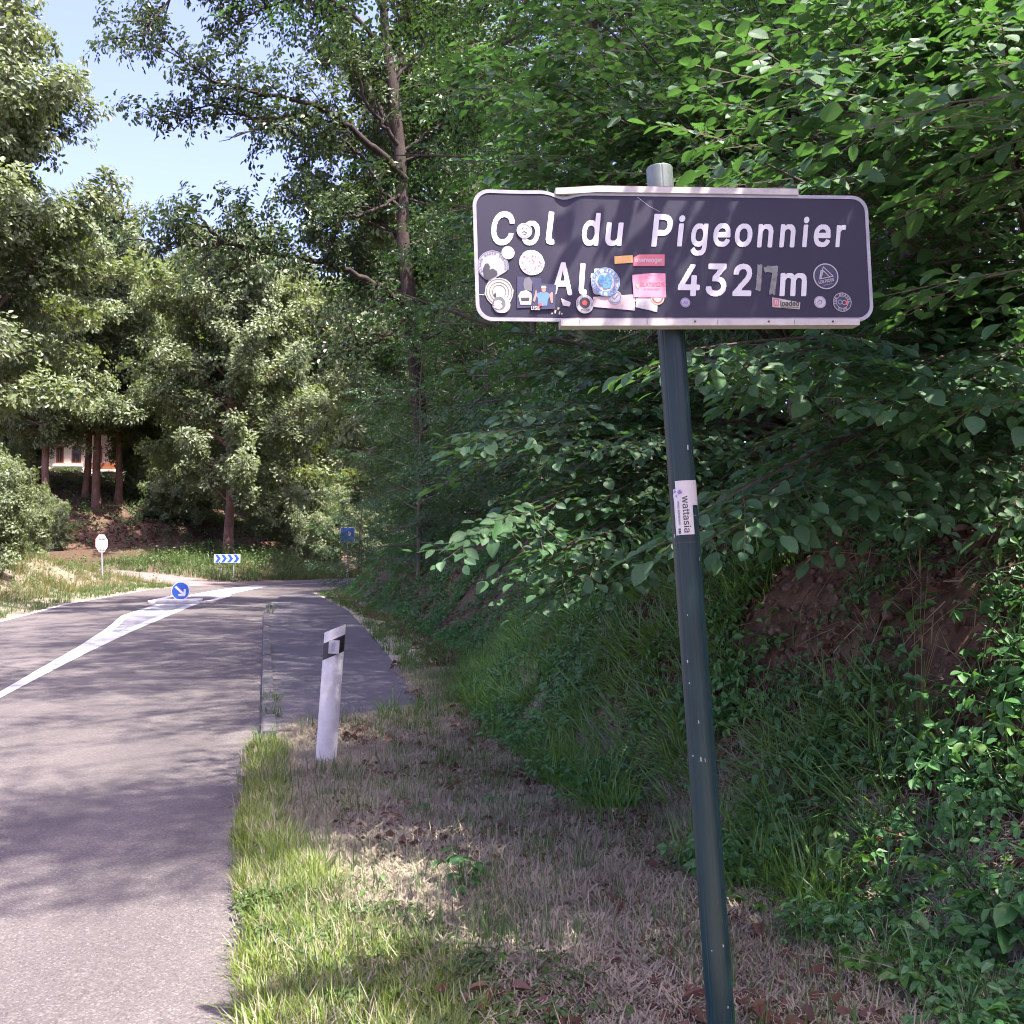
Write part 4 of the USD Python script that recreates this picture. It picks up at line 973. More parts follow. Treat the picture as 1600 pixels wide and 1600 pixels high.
def gen_tree(seed, H=16, tr=0.22, base=1.5, R=4.5, nlimb=36, shape='beech', sec_step=0.5, sp_step=0.34, lean=(0, 0), low=1.0, spray_scale=1.0):
    """returns trunk mesh, limb meshes, spray positions, directions, scales"""
    r = np.random.default_rng(seed)
    n = 12
    T = np.zeros((n + 1, 3)); T[:, 2] = np.linspace(0, H, n + 1) - 0.3
    T[:, 0] = lean[0] * np.linspace(0, 1, n + 1) ** 1.5 + np.cumsum(r.normal(0, 0.035 * H / 16, n + 1)); T[:, 1] = lean[1] * np.linspace(0, 1, n + 1) ** 1.5 + np.cumsum(r.normal(0, 0.035 * H / 16, n + 1))
    T[:, :2] -= T[0, :2]
    rad = tr * (1 - np.linspace(0, 1, n + 1) ** 1.1 * 0.93); rad[0] *= 1.35
    limbs, SP, SD, SS = [], [], [], []
    az = r.uniform(0, 6.28)
    for i in range(nlimb):
        t = (i + r.uniform(0, 0.9)) / nlimb
        h = base + (H * (0.97 if shape == 'beech' else 0.86) - base) * t
        az += 2.399 + r.normal(0, 0.25)
        if shape == 'beech':
            env = R * (low + (1 - low) * min(1, t * 3)) * (1 - max(0, t - 0.25) ** 1.6 * 1.15)
            el = -0.05 + 0.75 * t + r.normal(0, 0.12)
            lift = -0.02
        else:
            env = R * (0.30 + 0.75 * math.sqrt(max(0.03, 1 - ((t - 0.46) / 0.60) ** 2)))
            el = 0.15 + 0.85 * t + r.normal(0, 0.18)
            lift = 0.03
        L = max(0.8, env * r.uniform(0.72, 1.12))
        p0 = np.array([np.interp(h, T[:, 2], T[:, k]) for k in range(3)])
        d0 = np.array([math.cos(az) * math.cos(el), math.sin(az) * math.cos(el), math.sin(el)])
        C = curve(p0, d0, L, 6, r, 0.09 if shape == 'beech' else 0.16, lift)
        r0 = min(np.interp(h, T[:, 2], rad) * 0.6, 0.016 + 0.014 * L)
        limbs.append(tube(C, np.linspace(r0, 0.008, len(C)), 5, False))
        s = 0.22 * L + r.uniform(0, sec_step)
        sd = 1
        while s < L:
            k = s / L * 6; i0 = min(5, int(k)); f = k - i0
            q = C[i0] * (1 - f) + C[i0 + 1] * f; dd = unit(C[i0 + 1] - C[i0])
            sd = -sd
            if shape == 'beech':
                a = sd * r.uniform(0.6, 1.0); ca, sa = math.cos(a), math.sin(a)
                d2 = np.array([dd[0] * ca - dd[1] * sa, dd[0] * sa + dd[1] * ca, dd[2] * 0.6 - 0.06 + r.normal(0, .08)])
            else:
                d2 = unit(dd + r.normal(0, 0.75, 3) + [0, 0, 0.15])
            L2 = (0.35 + 0.40 * (L - s)) * r.uniform(0.7, 1.2)
            if shape != 'beech': L2 = min(L2 * 1.0 + 0.2, 2.2)
            C2 = curve(q, d2, L2, 3, r, 0.12, -0.03 if shape == 'beech' else 0.05)
            if L2 > 0.7: limbs.append(tube(C2, np.linspace(0.012, 0.004, 4), 3, False))
            m = max(1, int(L2 / sp_step))
            for j in range(m + 1):
                u = (j + r.uniform(0.0, 0.8)) / (m + 1) * 3; j0 = min(2, int(u)); g = u - j0
                SP.append(C2[j0] * (1 - g) + C2[j0 + 1] * g)
                e = unit(C2[j0 + 1] - C2[j0]); b = r.choice([-1, 1]) * r.uniform(0.2, 0.9) * (0 if j == m else 1); cb, sb_ = math.cos(b), math.sin(b)
                SD.append([e[0] * cb - e[1] * sb_, e[0] * sb_ + e[1] * cb, e[2] * 0.5 + r.normal(-0.40, 0.18)]); SS.append(spray_scale * r.uniform(0.75, 1.25))
            s += sec_step * r.uniform(0.7, 1.3)
        SP.append(C[-1]); SD.append(unit(C[-1] - C[-2]) + [0, 0, -0.2]); SS.append(spray_scale)
    return tube(T, rad, 10), cat_meshes(limbs), np.array(SP), np.array(SD), np.array(SS)

def leaf_crown(sprays, SP, SD, SS, seed, roll=0.35, random_rot=False, axis=(0, 0)):
    r = np.random.default_rng(seed)
    n = len(SP)
    if random_rot:                    # clumps face outwards and up, as leaves turned to the light do
        o = SP[:, :2] - np.asarray(axis)[:2]
        o /= np.maximum(np.linalg.norm(o, axis=1, keepdims=True), 1e-6)
        zx = np.column_stack([o * 0.9, np.full(n, 0.65)]) + r.normal(0, 0.38, (n, 3))
        zx /= np.linalg.norm(zx, axis=1, keepdims=True)
        xx = np.cross(r.normal(0, 1, (n, 3)), zx); xx /= np.linalg.norm(xx, axis=1, keepdims=True)
        R = np.stack([xx, np.cross(zx, xx), zx], 2)
    else:
        R = frames(SD, r.normal(0, roll, n))
    k = r.integers(0, len(sprays), n)
    return cat_meshes([scatter(sprays[j], R[k == j], SP[k == j], SS[k == j]) for j in range(len(sprays))])

# prototypes of the woodland trees, each built once with its parts and then referenced
stage.CreateClassPrim('/World/tree_kinds')
def proto(name, seed, sprays, leafmat, barkmat, random_rot=False, **kw):
    p = '/World/tree_kinds/' + name
    UsdGeom.Xform.Define(stage, p)
    tr, lb, SP, SD, SS = gen_tree(seed, **kw)
    usdkit.mesh(stage, p + '/trunk', tr, barkmat, smooth=True)
    usdkit.mesh(stage, p + '/branches', lb, barkmat, smooth=True)
    c = leaf_crown(sprays, SP, SD, SS, seed + 99, random_rot=random_rot)
    usdkit.mesh(stage, p + '/crown', c, leafmat)
    tag(stage.GetPrimAtPath(p + '/crown'), kind='stuff')
    NTRI[name] = len(c[1]) + len(lb[1])
    return p
NTRI = {}
proto('beech_low', 1, mid_sprays, beech_leaf, bark_beech, H=10.5, tr=0.13, base=0.5, R=3.6, nlimb=44, sec_step=0.50, sp_step=0.40, low=0.9)
proto('beech_tall', 2, mid_sprays, beech_leaf, bark_beech, H=19, tr=0.26, base=3.2, R=5.2, nlimb=42, sec_step=0.62, sp_step=0.5, spray_scale=1.25)
proto('beech_high', 8, mid_sprays, beech_leaf, bark_beech, H=20, tr=0.25, base=9.5, R=6.4, nlimb=40, sec_step=0.52, sp_step=0.42, spray_scale=1.25)
proto('sapling', 3, mid_sprays, hornbeam_leaf if False else beech_leaf, bark_beech, H=4.6, tr=0.05, base=0.25, R=1.9, nlimb=30, sec_step=0.38, sp_step=0.32)
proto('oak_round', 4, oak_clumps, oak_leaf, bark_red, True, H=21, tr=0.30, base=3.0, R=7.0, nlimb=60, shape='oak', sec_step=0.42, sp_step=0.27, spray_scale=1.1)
proto('oak_tall', 5, oak_clumps, oak_leaf, bark_red, True, H=25, tr=0.28, base=5.6, R=6.2, nlimb=60, shape='oak', sec_step=0.42, sp_step=0.27, spray_scale=1.15)
proto('bush', 6, oak_clumps, oak_leaf, bark_oak, True, H=6.0, tr=0.08, base=0.2, R=3.0, nlimb=50, shape='oak', sec_step=0.34, sp_step=0.26, spray_scale=0.8)

def plant_tree(kind, name, x, y, s, rz, label, cat='tree', group=None, dz=0.0, sxy=None, z=None):
    p = fresh('/World', name)
    xf = UsdGeom.Xform.Define(stage, p)
    zz = float(terrain(np.array([x]), np.array([y]))[0]) if z is None else z
    xf.AddTranslateOp().Set(Gf.Vec3d(float(x), float(y), zz + dz))
    xf.AddRotateZOp().Set(float(rz))
    xf.AddScaleOp().Set(Gf.Vec3f(float(s * (sxy or 1)), float(s * (sxy or 1)), float(s)))
    pr = xf.GetPrim()
    pr.GetReferences().AddInternalReference('/World/tree_kinds/' + kind)
    pr.SetInstanceable(True)
    tag(pr, label, cat, group)
    return p

rt = np.random.default_rng(77)
def XR(y): return float(np.interp(y, _REy, _REx))
GB = 'beeches of the shaded wood on the right bank'
LB = 'leafy green beech in the dense shaded wood on the right bank'
# first row along the bank top, branches to the ground
for k, y in enumerate([5.5, 9.0, 12.3, 15.8, 19.5, 23.5, 28, 33, 38.5, 44.5, 51, 58]):
    d = (7.2 if y < 7 else 5.8 if y < 10 else 6.3) + rt.uniform(-0.5, 0.5)
    plant_tree('beech_low', 'beech_tree', XR(y) + d, y + rt.uniform(-.5, .5), rt.uniform(0.85, 1.15), rt.uniform(0, 360), LB, group=GB)
# saplings and shrubs at the bank's edge
GS = 'beech saplings along the edge of the right bank'
LS = 'low beech sapling leaning out over the edge of the right bank'
for k, y in enumerate([7.4, 10.5, 13.5, 17, 21, 26, 31, 36, 42, 48, 55]):
    d = foot(y) + 2.1 + rt.uniform(-0.1, 0.5)
    plant_tree('sapling', 'beech_sapling', XR(y) + d, y, rt.uniform(0.75, 1.15), rt.uniform(0, 360), LS, group=GS)
plant_tree('sapling', 'beech_sapling', (566 - 800) / 1600 * 44.5, 44.5, 1.05, 40, 'thin beech sapling standing right beside the square blue sign')
plant_tree('sapling', 'beech_sapling', (560 - 800) / 1600 * 45.6, 45.6, 0.85, 200, 'short bushy beech sapling whose leaves touch the square blue sign', sxy=1.1)
plant_tree('beech_low', 'beech_tree', (655 - 800) / 1600 * 27.5, 27.5, 0.62, 70, 'low beech hiding the foot of the tall dark oak')
# taller rows behind
for k, (y, d) in enumerate([(9.5, 10), (14.5, 9.8), (20, 10.5), (26, 10.0), (36, 10.5), (44, 10.5), (53, 10.5), (62, 10), (14, 15.5), (22, 16), (31, 16), (41, 17), (52, 17), (11, 22), (20, 23), (30, 24), (42, 25), (55, 25), (16, 31), (28, 33), (42, 34), (25, 44), (40, 46), (46, 8.5), (40, 8.0), (58, 6.5), (66, 7)]):
    plant_tree('beech_tall', 'beech_tree', XR(y) + d, y, rt.uniform(0.85, 1.12), rt.uniform(0, 360), LB, group=GB)
# behind and beside the photographer, their crowns shade the road and the verge
for (x, y, s) in ((9.2, -0.8, 0.62),):
    plant_tree('beech_tall', 'beech_tree', x, y, s, rt.uniform(0, 360), LB, group=GB)
for y, d, s, q, kd in ((6.6, 8.6, 0.86, 1.05, 'beech_high'), (9.5, 6.4, 0.95, 1.05, 'beech_high'), (14.5, 6.0, 1.0, 1.1, 'beech_high'), (19, 6.0, 1.05, 1.05, 'beech_high'), (25, 8.0, 1.0, 1, 'beech_tall'), (37, 9.0, 1.05, 1, 'beech_tall'), (43, 6.8, 1.0, 1, 'beech_tall'), (50, 5.8, 1.0, 1.2, 'beech_tall'), (57, 6.2, 1.05, 1.2, 'beech_tall')):
    plant_tree(kd, 'beech_tree', XR(y) + d, y, s, rt.uniform(0, 360), LB, group=GB, sxy=q)
for y, d, s in ((6.5, 9, 1.2), (10, 8.5, 1.3), (13, 11, 1.4), (17, 9, 1.3), (8, 12.5, 1.5), (4.8, 13, 1.0), (21, 12, 1.4), (26, 13, 1.4), (3.2, 10, 0.8)):
    plant_tree('beech_low', 'beech_tree', XR(y) + d, y, s, rt.uniform(0, 360), LB, group=GB)

# ------------------------------------------------------------------ left-hand trees
def at_px(u, v, y):
    P = px(u, v, y); return P[0], y, P[2]
def left_tree(kind, name, u, y, s, rz, label, group=None, sxy=None, cat='tree', z=None):
    x = (u - 800) / 1600 * y
    plant_tree(kind, name, x, y, s, rz, label, cat, group, sxy=(sxy or 1.0) * (1.18 if kind != 'bush' else 1.0), z=z)
left_tree('oak_round', 'oak_tree', 357, 73, 1.08, 20, 'sunlit oak with a bare reddish trunk right behind the chevron board', sxy=0.95)
left_tree('oak_round', 'oak_tree', 440, 84, 1.05, 120, 'sunlit rounded oak standing right of the oak behind the chevron board')
left_tree('oak_tall', 'oak_tree', 150, 82, 1.0, 40, 'tall oak with the thickest dark trunk on the brown bank before the house')
left_tree('oak_tall', 'oak_tree', 133, 83.5, 0.9, 160, 'oak with a slimmer trunk just left of the thick dark trunk by the house')
left_tree('oak_tall', 'oak_tree', 184, 84, 0.9, 260, 'oak on the brown bank with a trunk leaning right, by the orange balcony')
left_tree('oak_tall', 'oak_tree', 70, 78, 1.0, 300, 'oak whose reddish trunk stands before the left end of the white house', sxy=0.9)
left_tree('oak_tall', 'oak_tree', -66, 48, 1.05, 80, 'tall darker oak at the left edge rising against the open sky', sxy=1.0)
left_tree('oak_round', 'oak_tree', 300, 96, 1.0, 200, 'big sunlit oak between the house and the oak behind the chevron board')
left_tree('oak_tall', 'oak_tree', 705, 54, 1.1, 10, 'tall yellow green oak showing right of the tall dark oak trunk')
left_tree('oak_tall', 'oak_tree', 640, 66, 1.0, 100, 'oak standing directly behind the tall dark oak trunk')
GH = 'oaks closing the background above the bend'
LH = 'sunlit pale green oak in the background wood above the bend'
for (u, y, s, kd) in ((60, 104, 1.0, 'oak_round'), (150, 112, 1.0, 'oak_round'), (230, 118, 0.85, 'oak_tall'), (330, 112, 0.92, 'oak_round'), (410, 108, 0.95, 'oak_round'), (485, 100, 0.9, 'oak_round'), (540, 94, 1.0, 'oak_round'), (600, 98, 1.1, 'oak_tall'), (-30, 92, 1.0, 'oak_round'), (-120, 84, 1.1, 'oak_round'), (660, 104, 1.1, 'oak_round'), (-60, 112, 1.1, 'oak_round'), (300, 140, 1.0, 'oak_round'), (120, 140, 1.0, 'oak_round'), (450, 130, 1.0, 'oak_round'), (540, 125, 1.0, 'oak_round')):
    left_tree(kd, 'oak_tree', u, y, s, rt.uniform(0, 360), LH, group=GH)
for (u, y, s, lb) in ((470, 78, 0.95, 'sunlit rounded bush right of the chevron board at the bend'), (520, 82, 0.9, 'sunlit bush behind the square blue sign post'), (585, 80, 0.72, 'low sunlit bush at the far end of the road by the shaded bank'),
                      (415, 82, 0.8, 'shaded bush just right of the reddish oak trunk'), (300, 84, 0.8, 'dark leafy bush left of the reddish oak trunk'), (250, 83, 0.62, 'dark low bush at the top end of the side road'),
                      (-12, 40, 0.62, 'bright leafy bush at the left edge above the dry mound'), (-30, 36, 0.62, 'dark green bush in the lower left by the road edge'), (30, 66, 0.8, 'leafy bush left of the brown bank under the oaks'), (85, 74, 0.55, 'small bush at the foot of the brown bank'), (28, 82, 1.0, 'large dark bush covering the left half of the house wall'), (226, 88, 1.1, 'large bush right of the orange balcony on the slope'), (290, 92, 1.3, 'broad bush under the oaks between the house and the reddish trunk')):
    left_tree('bush', 'bush', u, y, s, rt.uniform(0, 360), lb, cat='bush')

# ------------------------------------------------------------------ the tall oak at the bend, its limbs traced in space
YO = 31.0
to = np.random.default_rng(12)
opts = [px(655, 640, YO), px(648, 560, YO), px(640, 470, YO), px(630, 380, YO), px(628, 300, YO), px(624, 230, YO), px(614, 140, YO), px(603, 60, YO), px(596, -40, YO), px(588, -200, YO), px(600, -340, YO)]
ogx, ogy = opts[0][0] + 0.25, YO
ogz = float(terrain(np.array([ogx]), np.array([ogy]))[0])
opts = [np.array([ogx, ogy, ogz - 0.3]), np.array([ogx, ogy, ogz + 1.5])] + opts
OAK = thing('oak_tree', 'tall dark oak with long bare limbs reaching left against the sky', 'tree', (ogx, ogy, ogz))
OL = np.array([ogx, ogy, ogz])
part(OAK, 'trunk', tube(opts, np.interp(np.arange(len(opts)), [0, 1, 4, 8, len(opts) - 1], [0.32, 0.24, 0.21, 0.17, 0.05]), 12), bark_oak, smooth=True, loc=OL)
traced = [  # pixels and depths of the main limbs
    [(632, 240, 31), (606, 205, 30.6), (575, 165, 30), (550, 105, 29.4), (500, 98, 29)],
    [(622, 215, 31), (590, 165, 31), (555, 98, 31.2), (520, 40, 31.5), (480, -20, 32)],
    [(634, 282, 31), (590, 235, 30), (545, 200, 29), (495, 165, 28), (420, 148, 27.2), (340, 128, 26.6), (255, 60, 26.2)],
    [(545, 200, 29), (480, 180, 28), (400, 185, 27.3), (330, 165, 27), (270, 205, 26.8)],
    [(632, 330, 31), (600, 300, 30.4), (560, 240, 29.8), (530, 215, 29.2), (460, 212, 28.6), (400, 195, 28)],
    [(642, 490, 31), (610, 458, 30.4), (560, 430, 29.6), (500, 408, 28.8), (420, 394, 27.8), (350, 380, 27), (290, 386, 26.4), (240, 378, 26)],
    [(350, 380, 27), (325, 355, 26.7), (310, 335, 26.5)],
    [(420, 394, 27.8), (402, 370, 27.5), (390, 350, 27.3)],
    [(618, 180, 31), (625, 90, 31.3), (628, 0, 31.8), (640, -100, 32.5)],
    [(608, 90, 31), (560, 30, 30.5), (500, -5, 30), (440, 5, 29.5), (390, 25, 29), (350, 60, 28.6)],
    [(600, 20, 31), (540, -60, 30), (450, -90, 29), (360, -70, 28), (270, -10, 27.4), (222, 70, 27)],
    [(632, 380, 31), (600, 350, 31.5), (560, 300, 32), (520, 290, 32.4)],
    [(638, 450, 31), (600, 455, 32), (550, 430, 33), (510, 390, 33.5)],
    [(640, 420, 31), (680, 395, 30.5), (720, 380, 30)],
    [(624, 240, 31), (680, 200, 31), (740, 150, 31.3), (760, 80, 31.6)],
    [(612, 130, 31), (660, 80, 31.5), (720, 40, 32), (780, 0, 32.4)],
    [(606, 80, 31), (640, 10, 32), (700, -60, 33)],
    [(640, 480, 31), (610, 520, 30), (560, 540, 29), (520, 545, 28.4)],
    [(642, 520, 31), (690, 540, 30.5), (720, 560, 30)],
    [(630, 300, 31), (580, 330, 30), (520, 340, 29.2), (470, 330, 28.6)],
    [(628, 250, 31), (570, 250, 32.5), (500, 240, 33.5), (450, 250, 34)],
]
oSP, oSS, small = [], [], []
def leafout(C, r0, depth, dens):
    n = len(C)
    L = np.linalg.norm(np.diff(C, axis=0), axis=1).sum()
    s = np.concatenate([[0], np.cumsum(np.linalg.norm(np.diff(C, axis=0), axis=1))])
    t = (0.28 if depth == 0 else 0.15) * L
    while t < L:
        q = np.array([np.interp(t, s, C[:, k]) for k in range(3)])
        i = min(n - 2, int(np.searchsorted(s, t)) - 1)
        e = unit(C[i + 1] - C[i])
        d2 = unit(e * 0.8 + to.normal(0, 0.6, 3) + [0, 0, 0.22])
        if depth == 0:
            L2 = to.uniform(0.8, 2.0) * (0.7 + 0.5 * (1 - t / L))
            C2 = curve(q, d2, L2, 4, to, 0.16, 0.02)
            small.append(tube(C2, np.linspace(0.026, 0.007, 5), 4, False))
            leafout(C2, 0.02, 1, dens)
            t += to.uniform(0.26, 0.52) / dens
        else:
            L3 = to.uniform(0.2, 0.65)
            C3 = curve(q, d2, L3, 2, to, 0.2, 0.02)
            if to.uniform() < 0.6: small.append(tube(C3, [0.010, 0.007, 0.004], 3, False))
            oSP.append(C3[-1]); oSS.append(to.uniform(0.75, 1.25))
            if to.uniform() < .55: oSP.append(C3[1] + to.normal(0, .08, 3)); oSS.append(to.uniform(0.7, 1.1))
            t += to.uniform(0.09, 0.20)
    if depth == 1:
        oSP.append(C[-1]); oSS.append(1.1)
for k, L in enumerate(traced):
    P = np.array([px(*q) for q in L])
    s = np.arange(len(P)); tt = np.linspace(0, len(P) - 1, 4 * len(P))
    from scipy.interpolate import PchipInterpolator
    C = PchipInterpolator(s, P)(tt)
    C[2:-1] += to.normal(0, 0.03, C[2:-1].shape)
    r0 = {0: .09, 1: .085, 2: .125, 3: .05, 4: .075, 5: .115, 9: .08, 10: .09}.get(k, .065)
    part(OAK, 'limb', tube(C, np.linspace(r0, 0.016, len(C)), 8), bark_oak, smooth=True, loc=OL)
    leafout(C, r0, 0, 1.1 if k in (2, 3, 4) else 1.35 if k in (5, 6, 7) else 1.5)
for k in range(26):                   # shorter limbs on the far side of the trunk
    zz = to.uniform(6.5, 23); a_ = to.uniform(-.1, 3.25)
    ys = np.array([q[2] for q in opts]); p0 = np.array([np.interp(zz, ys, [q[j] for q in opts]) for j in range(3)])
    C = curve(p0, [math.cos(a_), math.sin(a_), to.uniform(0.0, .6)], to.uniform(1.8, 3.8), 6, to, .16, .03)
    part(OAK, 'limb', tube(C, np.linspace(.045, .012, 7), 6), bark_oak, smooth=True, loc=OL)
    leafout(C, .045, 0, 1.1)
# the bare fork hanging under the limbs, and a stub on the trunk
for L in ([(420, 192, 27.3), (395, 205, 27), (372, 208, 26.8), (358, 218, 26.7), (342, 221, 26.6)], [(385, 206, 26.9), (366, 214, 26.7), (352, 214, 26.6)], [(600, 312, 30.6), (575, 270, 30.2), (560, 240, 29.9)]):
    part(OAK, 'bare_twig', tube([px(*q) for q in L], np.linspace(0.03, 0.008, len(L)), 5), bark_oak, smooth=True, loc=OL)
part(OAK, 'twigs', cat_meshes(small), bark_oak, loc=OL, kind='stuff')
oSP = np.array(oSP); oSS = np.array(oSS)
oc = leaf_crown(oak_fine, oSP, None, oSS, 5, random_rot=True, axis=OL)
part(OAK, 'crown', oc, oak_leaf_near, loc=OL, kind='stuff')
NTRI['oak_big'] = len(oc[1])

# ------------------------------------------------------------------ near hornbeams: branches reaching over the verge, built leaf by leaf
NEARS = [leaf_tmpl(width=w_, fold=f_, curl=c_, segs=5) for w_, f_, c_ in ((0.62, 0.16, 0.16), (0.56, 0.30, 0.05), (0.68, 0.05, 0.30), (0.60, 0.22, -0.12))]
th = np.random.default_rng(31)
near_sprays = [spray_leaves(40 + s, 0.50, 9, 3, 0.078, 0.14) for s in range(5)]
def hornbeam(label, root, tips, trunk_r, H, n_parts, seed):
    r = np.random.default_rng(seed)
    gz = float(terrain(np.array([root[0]]), np.array([root[1]]))[0])
    loc = np.array([root[0], root[1], gz])
    t = thing('hornbeam_tree', label, 'tree', loc)
    T = np.array([loc + [r.normal(0, .05) * k, r.normal(0, .05) * k, -0.3 + H * k / 6] for k in range(7)])
    part(t, 'trunk', tube(T, np.linspace(trunk_r * 1.2, trunk_r * .3, 7), 10), bark_beech, smooth=True, loc=loc)
    LP, LR, LS, tw, br = [], [], [], [], []
    for (u, v, dpt, n, bare) in tips:
        tip = px(u, v, dpt) if v is not None else np.array(u, float)
        hz = np.clip(tip[2] + r.uniform(-0.7, 0.1), gz + 0.5, gz + H * .95)
        p0 = np.array([np.interp(hz, T[:, 2], T[:, 0]), np.interp(hz, T[:, 2], T[:, 1]), hz])
        mid = (p0 + tip) / 2 + [r.normal(0, .12), r.normal(0, .12), r.uniform(0.08, 0.28)]
        w = np.linspace(0, 1, 10)[:, None]
        C = (1 - w) ** 2 * p0 + 2 * w * (1 - w) * mid + w ** 2 * tip
        L = np.linalg.norm(np.diff(C, axis=0), axis=1).sum()
        br.append(tube(C, np.linspace(0.012 + 0.004 * L, 0.003, 10), 6, False))
        reach = min(L * 0.8, 0.17 * n)
        sd = r.choice([-1, 1])
        for k in range(n):
            f = 1 - reach / L * (k + r.uniform(0, .5)) / n
            q = np.array([np.interp(f, np.linspace(0, 1, 10), C[:, j]) for j in range(3)])
            i = min(8, int(f * 9)); e = unit(C[i + 1] - C[i])
            sd = -sd
            b = 0 if k == 0 else sd * r.uniform(0.35, 0.95)
            cb, sb_ = math.cos(b), math.sin(b)
            D = np.array([[e[0] * cb - e[1] * sb_, e[0] * sb_ + e[1] * cb, e[2] * 0.7 + r.normal(-0.10, 0.10)]])
            # the flat spray tilts a little towards the open side, where the light comes from
            tl = frames(D, np.array([r.normal(0, 0.22)]))[0]
            P, R_, S, lines_ = near_sprays[r.integers(0, 5)]
            sc = r.uniform(0.75, 1.15) * (0.72 if k == 0 else 1)
            LP.append(P @ tl.T * sc + q); LR.append(np.einsum('ij,njk->nik', tl, R_)); LS.append(S * r.uniform(0.92, 1.08))
            for ln in lines_:
                tw.append(tube((ln[::3] if len(ln) > 4 else ln) @ tl.T * sc + q, 0.0019, 3, False))
    LP, LR, LS = np.vstack(LP), np.vstack(LR), np.concatenate(LS)
    for b in br[:290]:
        part(t, 'branch', b, bark_beech, smooth=True, loc=loc)
    part(t, 'twigs', cat_meshes(tw), twig_mat, loc=loc, kind='stuff')
    q = proj(LP + LR[:, :, 0] * (LS * .5)[:, None])
    size = np.where((q[:, 0] > 0) & (q[:, 0] < 1600) & (q[:, 1] > 0) & (q[:, 1] < 1600) & (q[:, 2] > .2), LS / np.maximum(q[:, 2], .2), 0)
    order = np.argsort(-size)
    kind_ = r.integers(0, len(NEARS), len(LS))
    for i in order[:n_parts]:
        V0, F0, UV0 = NEARS[kind_[i]]
        V = V0 @ LR[i].T * LS[i] + LP[i] - loc
        p = fresh(t, 'leaf')
        usdkit.mesh(stage, p, (V, F0), hornbeam_leaf, smooth=True, uv=UV0)
    rest = order[n_parts:]
    ms, uvs = [], []
    for j, (V0, F0, UV0) in enumerate(NEARS):
        k = rest[kind_[rest] == j]
        ms.append(scatter((V0, F0), LR[k], LP[k] - loc, LS[k])); uvs.append(np.tile(UV0, (len(k), 1)))
    V, F = cat_meshes(ms)
    p = fresh(t, 'foliage')
    usdkit.mesh(stage, p, (V, F), hornbeam_leaf, smooth=True, uv=np.vstack(uvs))
    tag(stage.GetPrimAtPath(p), kind='stuff')
    NTRI['hornbeam'] = NTRI.get('hornbeam', 0) + len(F)
    return t

def world_tips(n, x, y, z, ns, seed):
    r = np.random.default_rng(seed)
    return [((r.uniform(*x), r.uniform(*y), r.uniform(*z)), None, None, int(r.integers(*ns)), 0) for _ in range(n)]
def rand_tips(n, u, v, d, ns, seed):
    r = np.random.default_rng(seed)
    return [(r.uniform(*u), r.uniform(*v), r.uniform(*d), int(r.integers(*ns)), 0) for _ in range(n)]
A = [(1085, 545, 3.55, 11, 0), (1120, 585, 3.7, 10, 0), (1180, 560, 3.7, 11, 0), (1240, 600, 3.75, 10, 0), (1300, 575, 3.8, 11, 0), (1370, 610, 3.7, 10, 0), (1430, 580, 3.9, 10, 0), (1500, 600, 3.7, 10, 0), (1560, 565, 3.6, 10, 0), (1590, 620, 3.5, 9, 0), (1480, 640, 3.9, 8, 0),
     (1102, 795, 3.7, 9, 0), (1140, 810, 3.9, 9, 0), (1190, 790, 4.0, 9, 0), (1250, 800, 4.1, 9, 0), (1320, 800, 4.2, 9, 0), (1390, 790, 4.3, 8, 0), (1450, 770, 4.3, 8, 0), (1330, 735, 4.8, 8, 0), (1520, 735, 4.6, 8, 0), (1590, 770, 4.3, 9, 0),
     (1400, 690, 5.6, 8, 0), (1180, 700, 5.8, 8, 0), (1590, 500, 4.6, 9, 0)]
A += rand_tips(22, (1130, 1620), (30, 290), (3.5, 4.6), (8, 12), 51) + rand_tips(16, (1250, 1650), (-120, 60), (3.5, 4.6), (8, 12), 52) + rand_tips(16, (1370, 1640), (280, 520), (4.0, 5.0), (8, 12), 53)
A += [(1200, 85, 3.35, 8, 0), (1195, 255, 3.4, 8, 0), (1290, 150, 3.4, 8, 0), (1420, 190, 3.4, 9, 0), (1540, 130, 3.3, 9, 0), (1560, 240, 3.4, 9, 0)]
hornbeam('near hornbeam spreading its big leaf sprays behind and right of the pass sign', (3.3, 5.9), A, 0.10, 5.5, 300, 5)
B = [(752, 832, 4.9, 13, 0), (800, 800, 5.0, 12, 0), (850, 880, 4.9, 11, 0), (870, 915, 4.95, 9, 0), (905, 860, 5.0, 10, 0), (960, 830, 5.2, 11, 0), (930, 900, 5.1, 9, 0), (990, 870, 5.3, 10, 0),
     (783, 672, 5.3, 11, 0), (785, 695, 5.35, 10, 0), (790, 712, 5.3, 9, 0), (850, 640, 5.5, 12, 0), (880, 700, 5.4, 11, 0), (940, 690, 5.4, 11, 0), (1000, 700, 5.5, 10, 0), (870, 760, 5.5, 10, 0), (960, 770, 5.4, 10, 0), (1020, 770, 5.5, 10, 0),
     (780, 560, 6.2, 12, 0), (850, 560, 6.0, 12, 0), (920, 570, 6.0, 12, 0), (990, 600, 5.9, 12, 0), (900, 630, 5.9, 11, 0), (980, 540, 6.1, 11, 0), (820, 520, 6.4, 11, 0)]
B += rand_tips(28, (760, 1180), (90, 300), (4.9, 6.6), (9, 13), 61) + rand_tips(14, (830, 1250), (-100, 100), (4.8, 6.5), (9, 13), 62) + rand_tips(8, (740, 1000), (230, 340), (6.2, 7.4), (10, 13), 63)
hornbeam('hornbeam with drooping sprays of bluish leaves left of the green post', (2.5, 8.4), B, 0.09, 6.5, 300, 6)

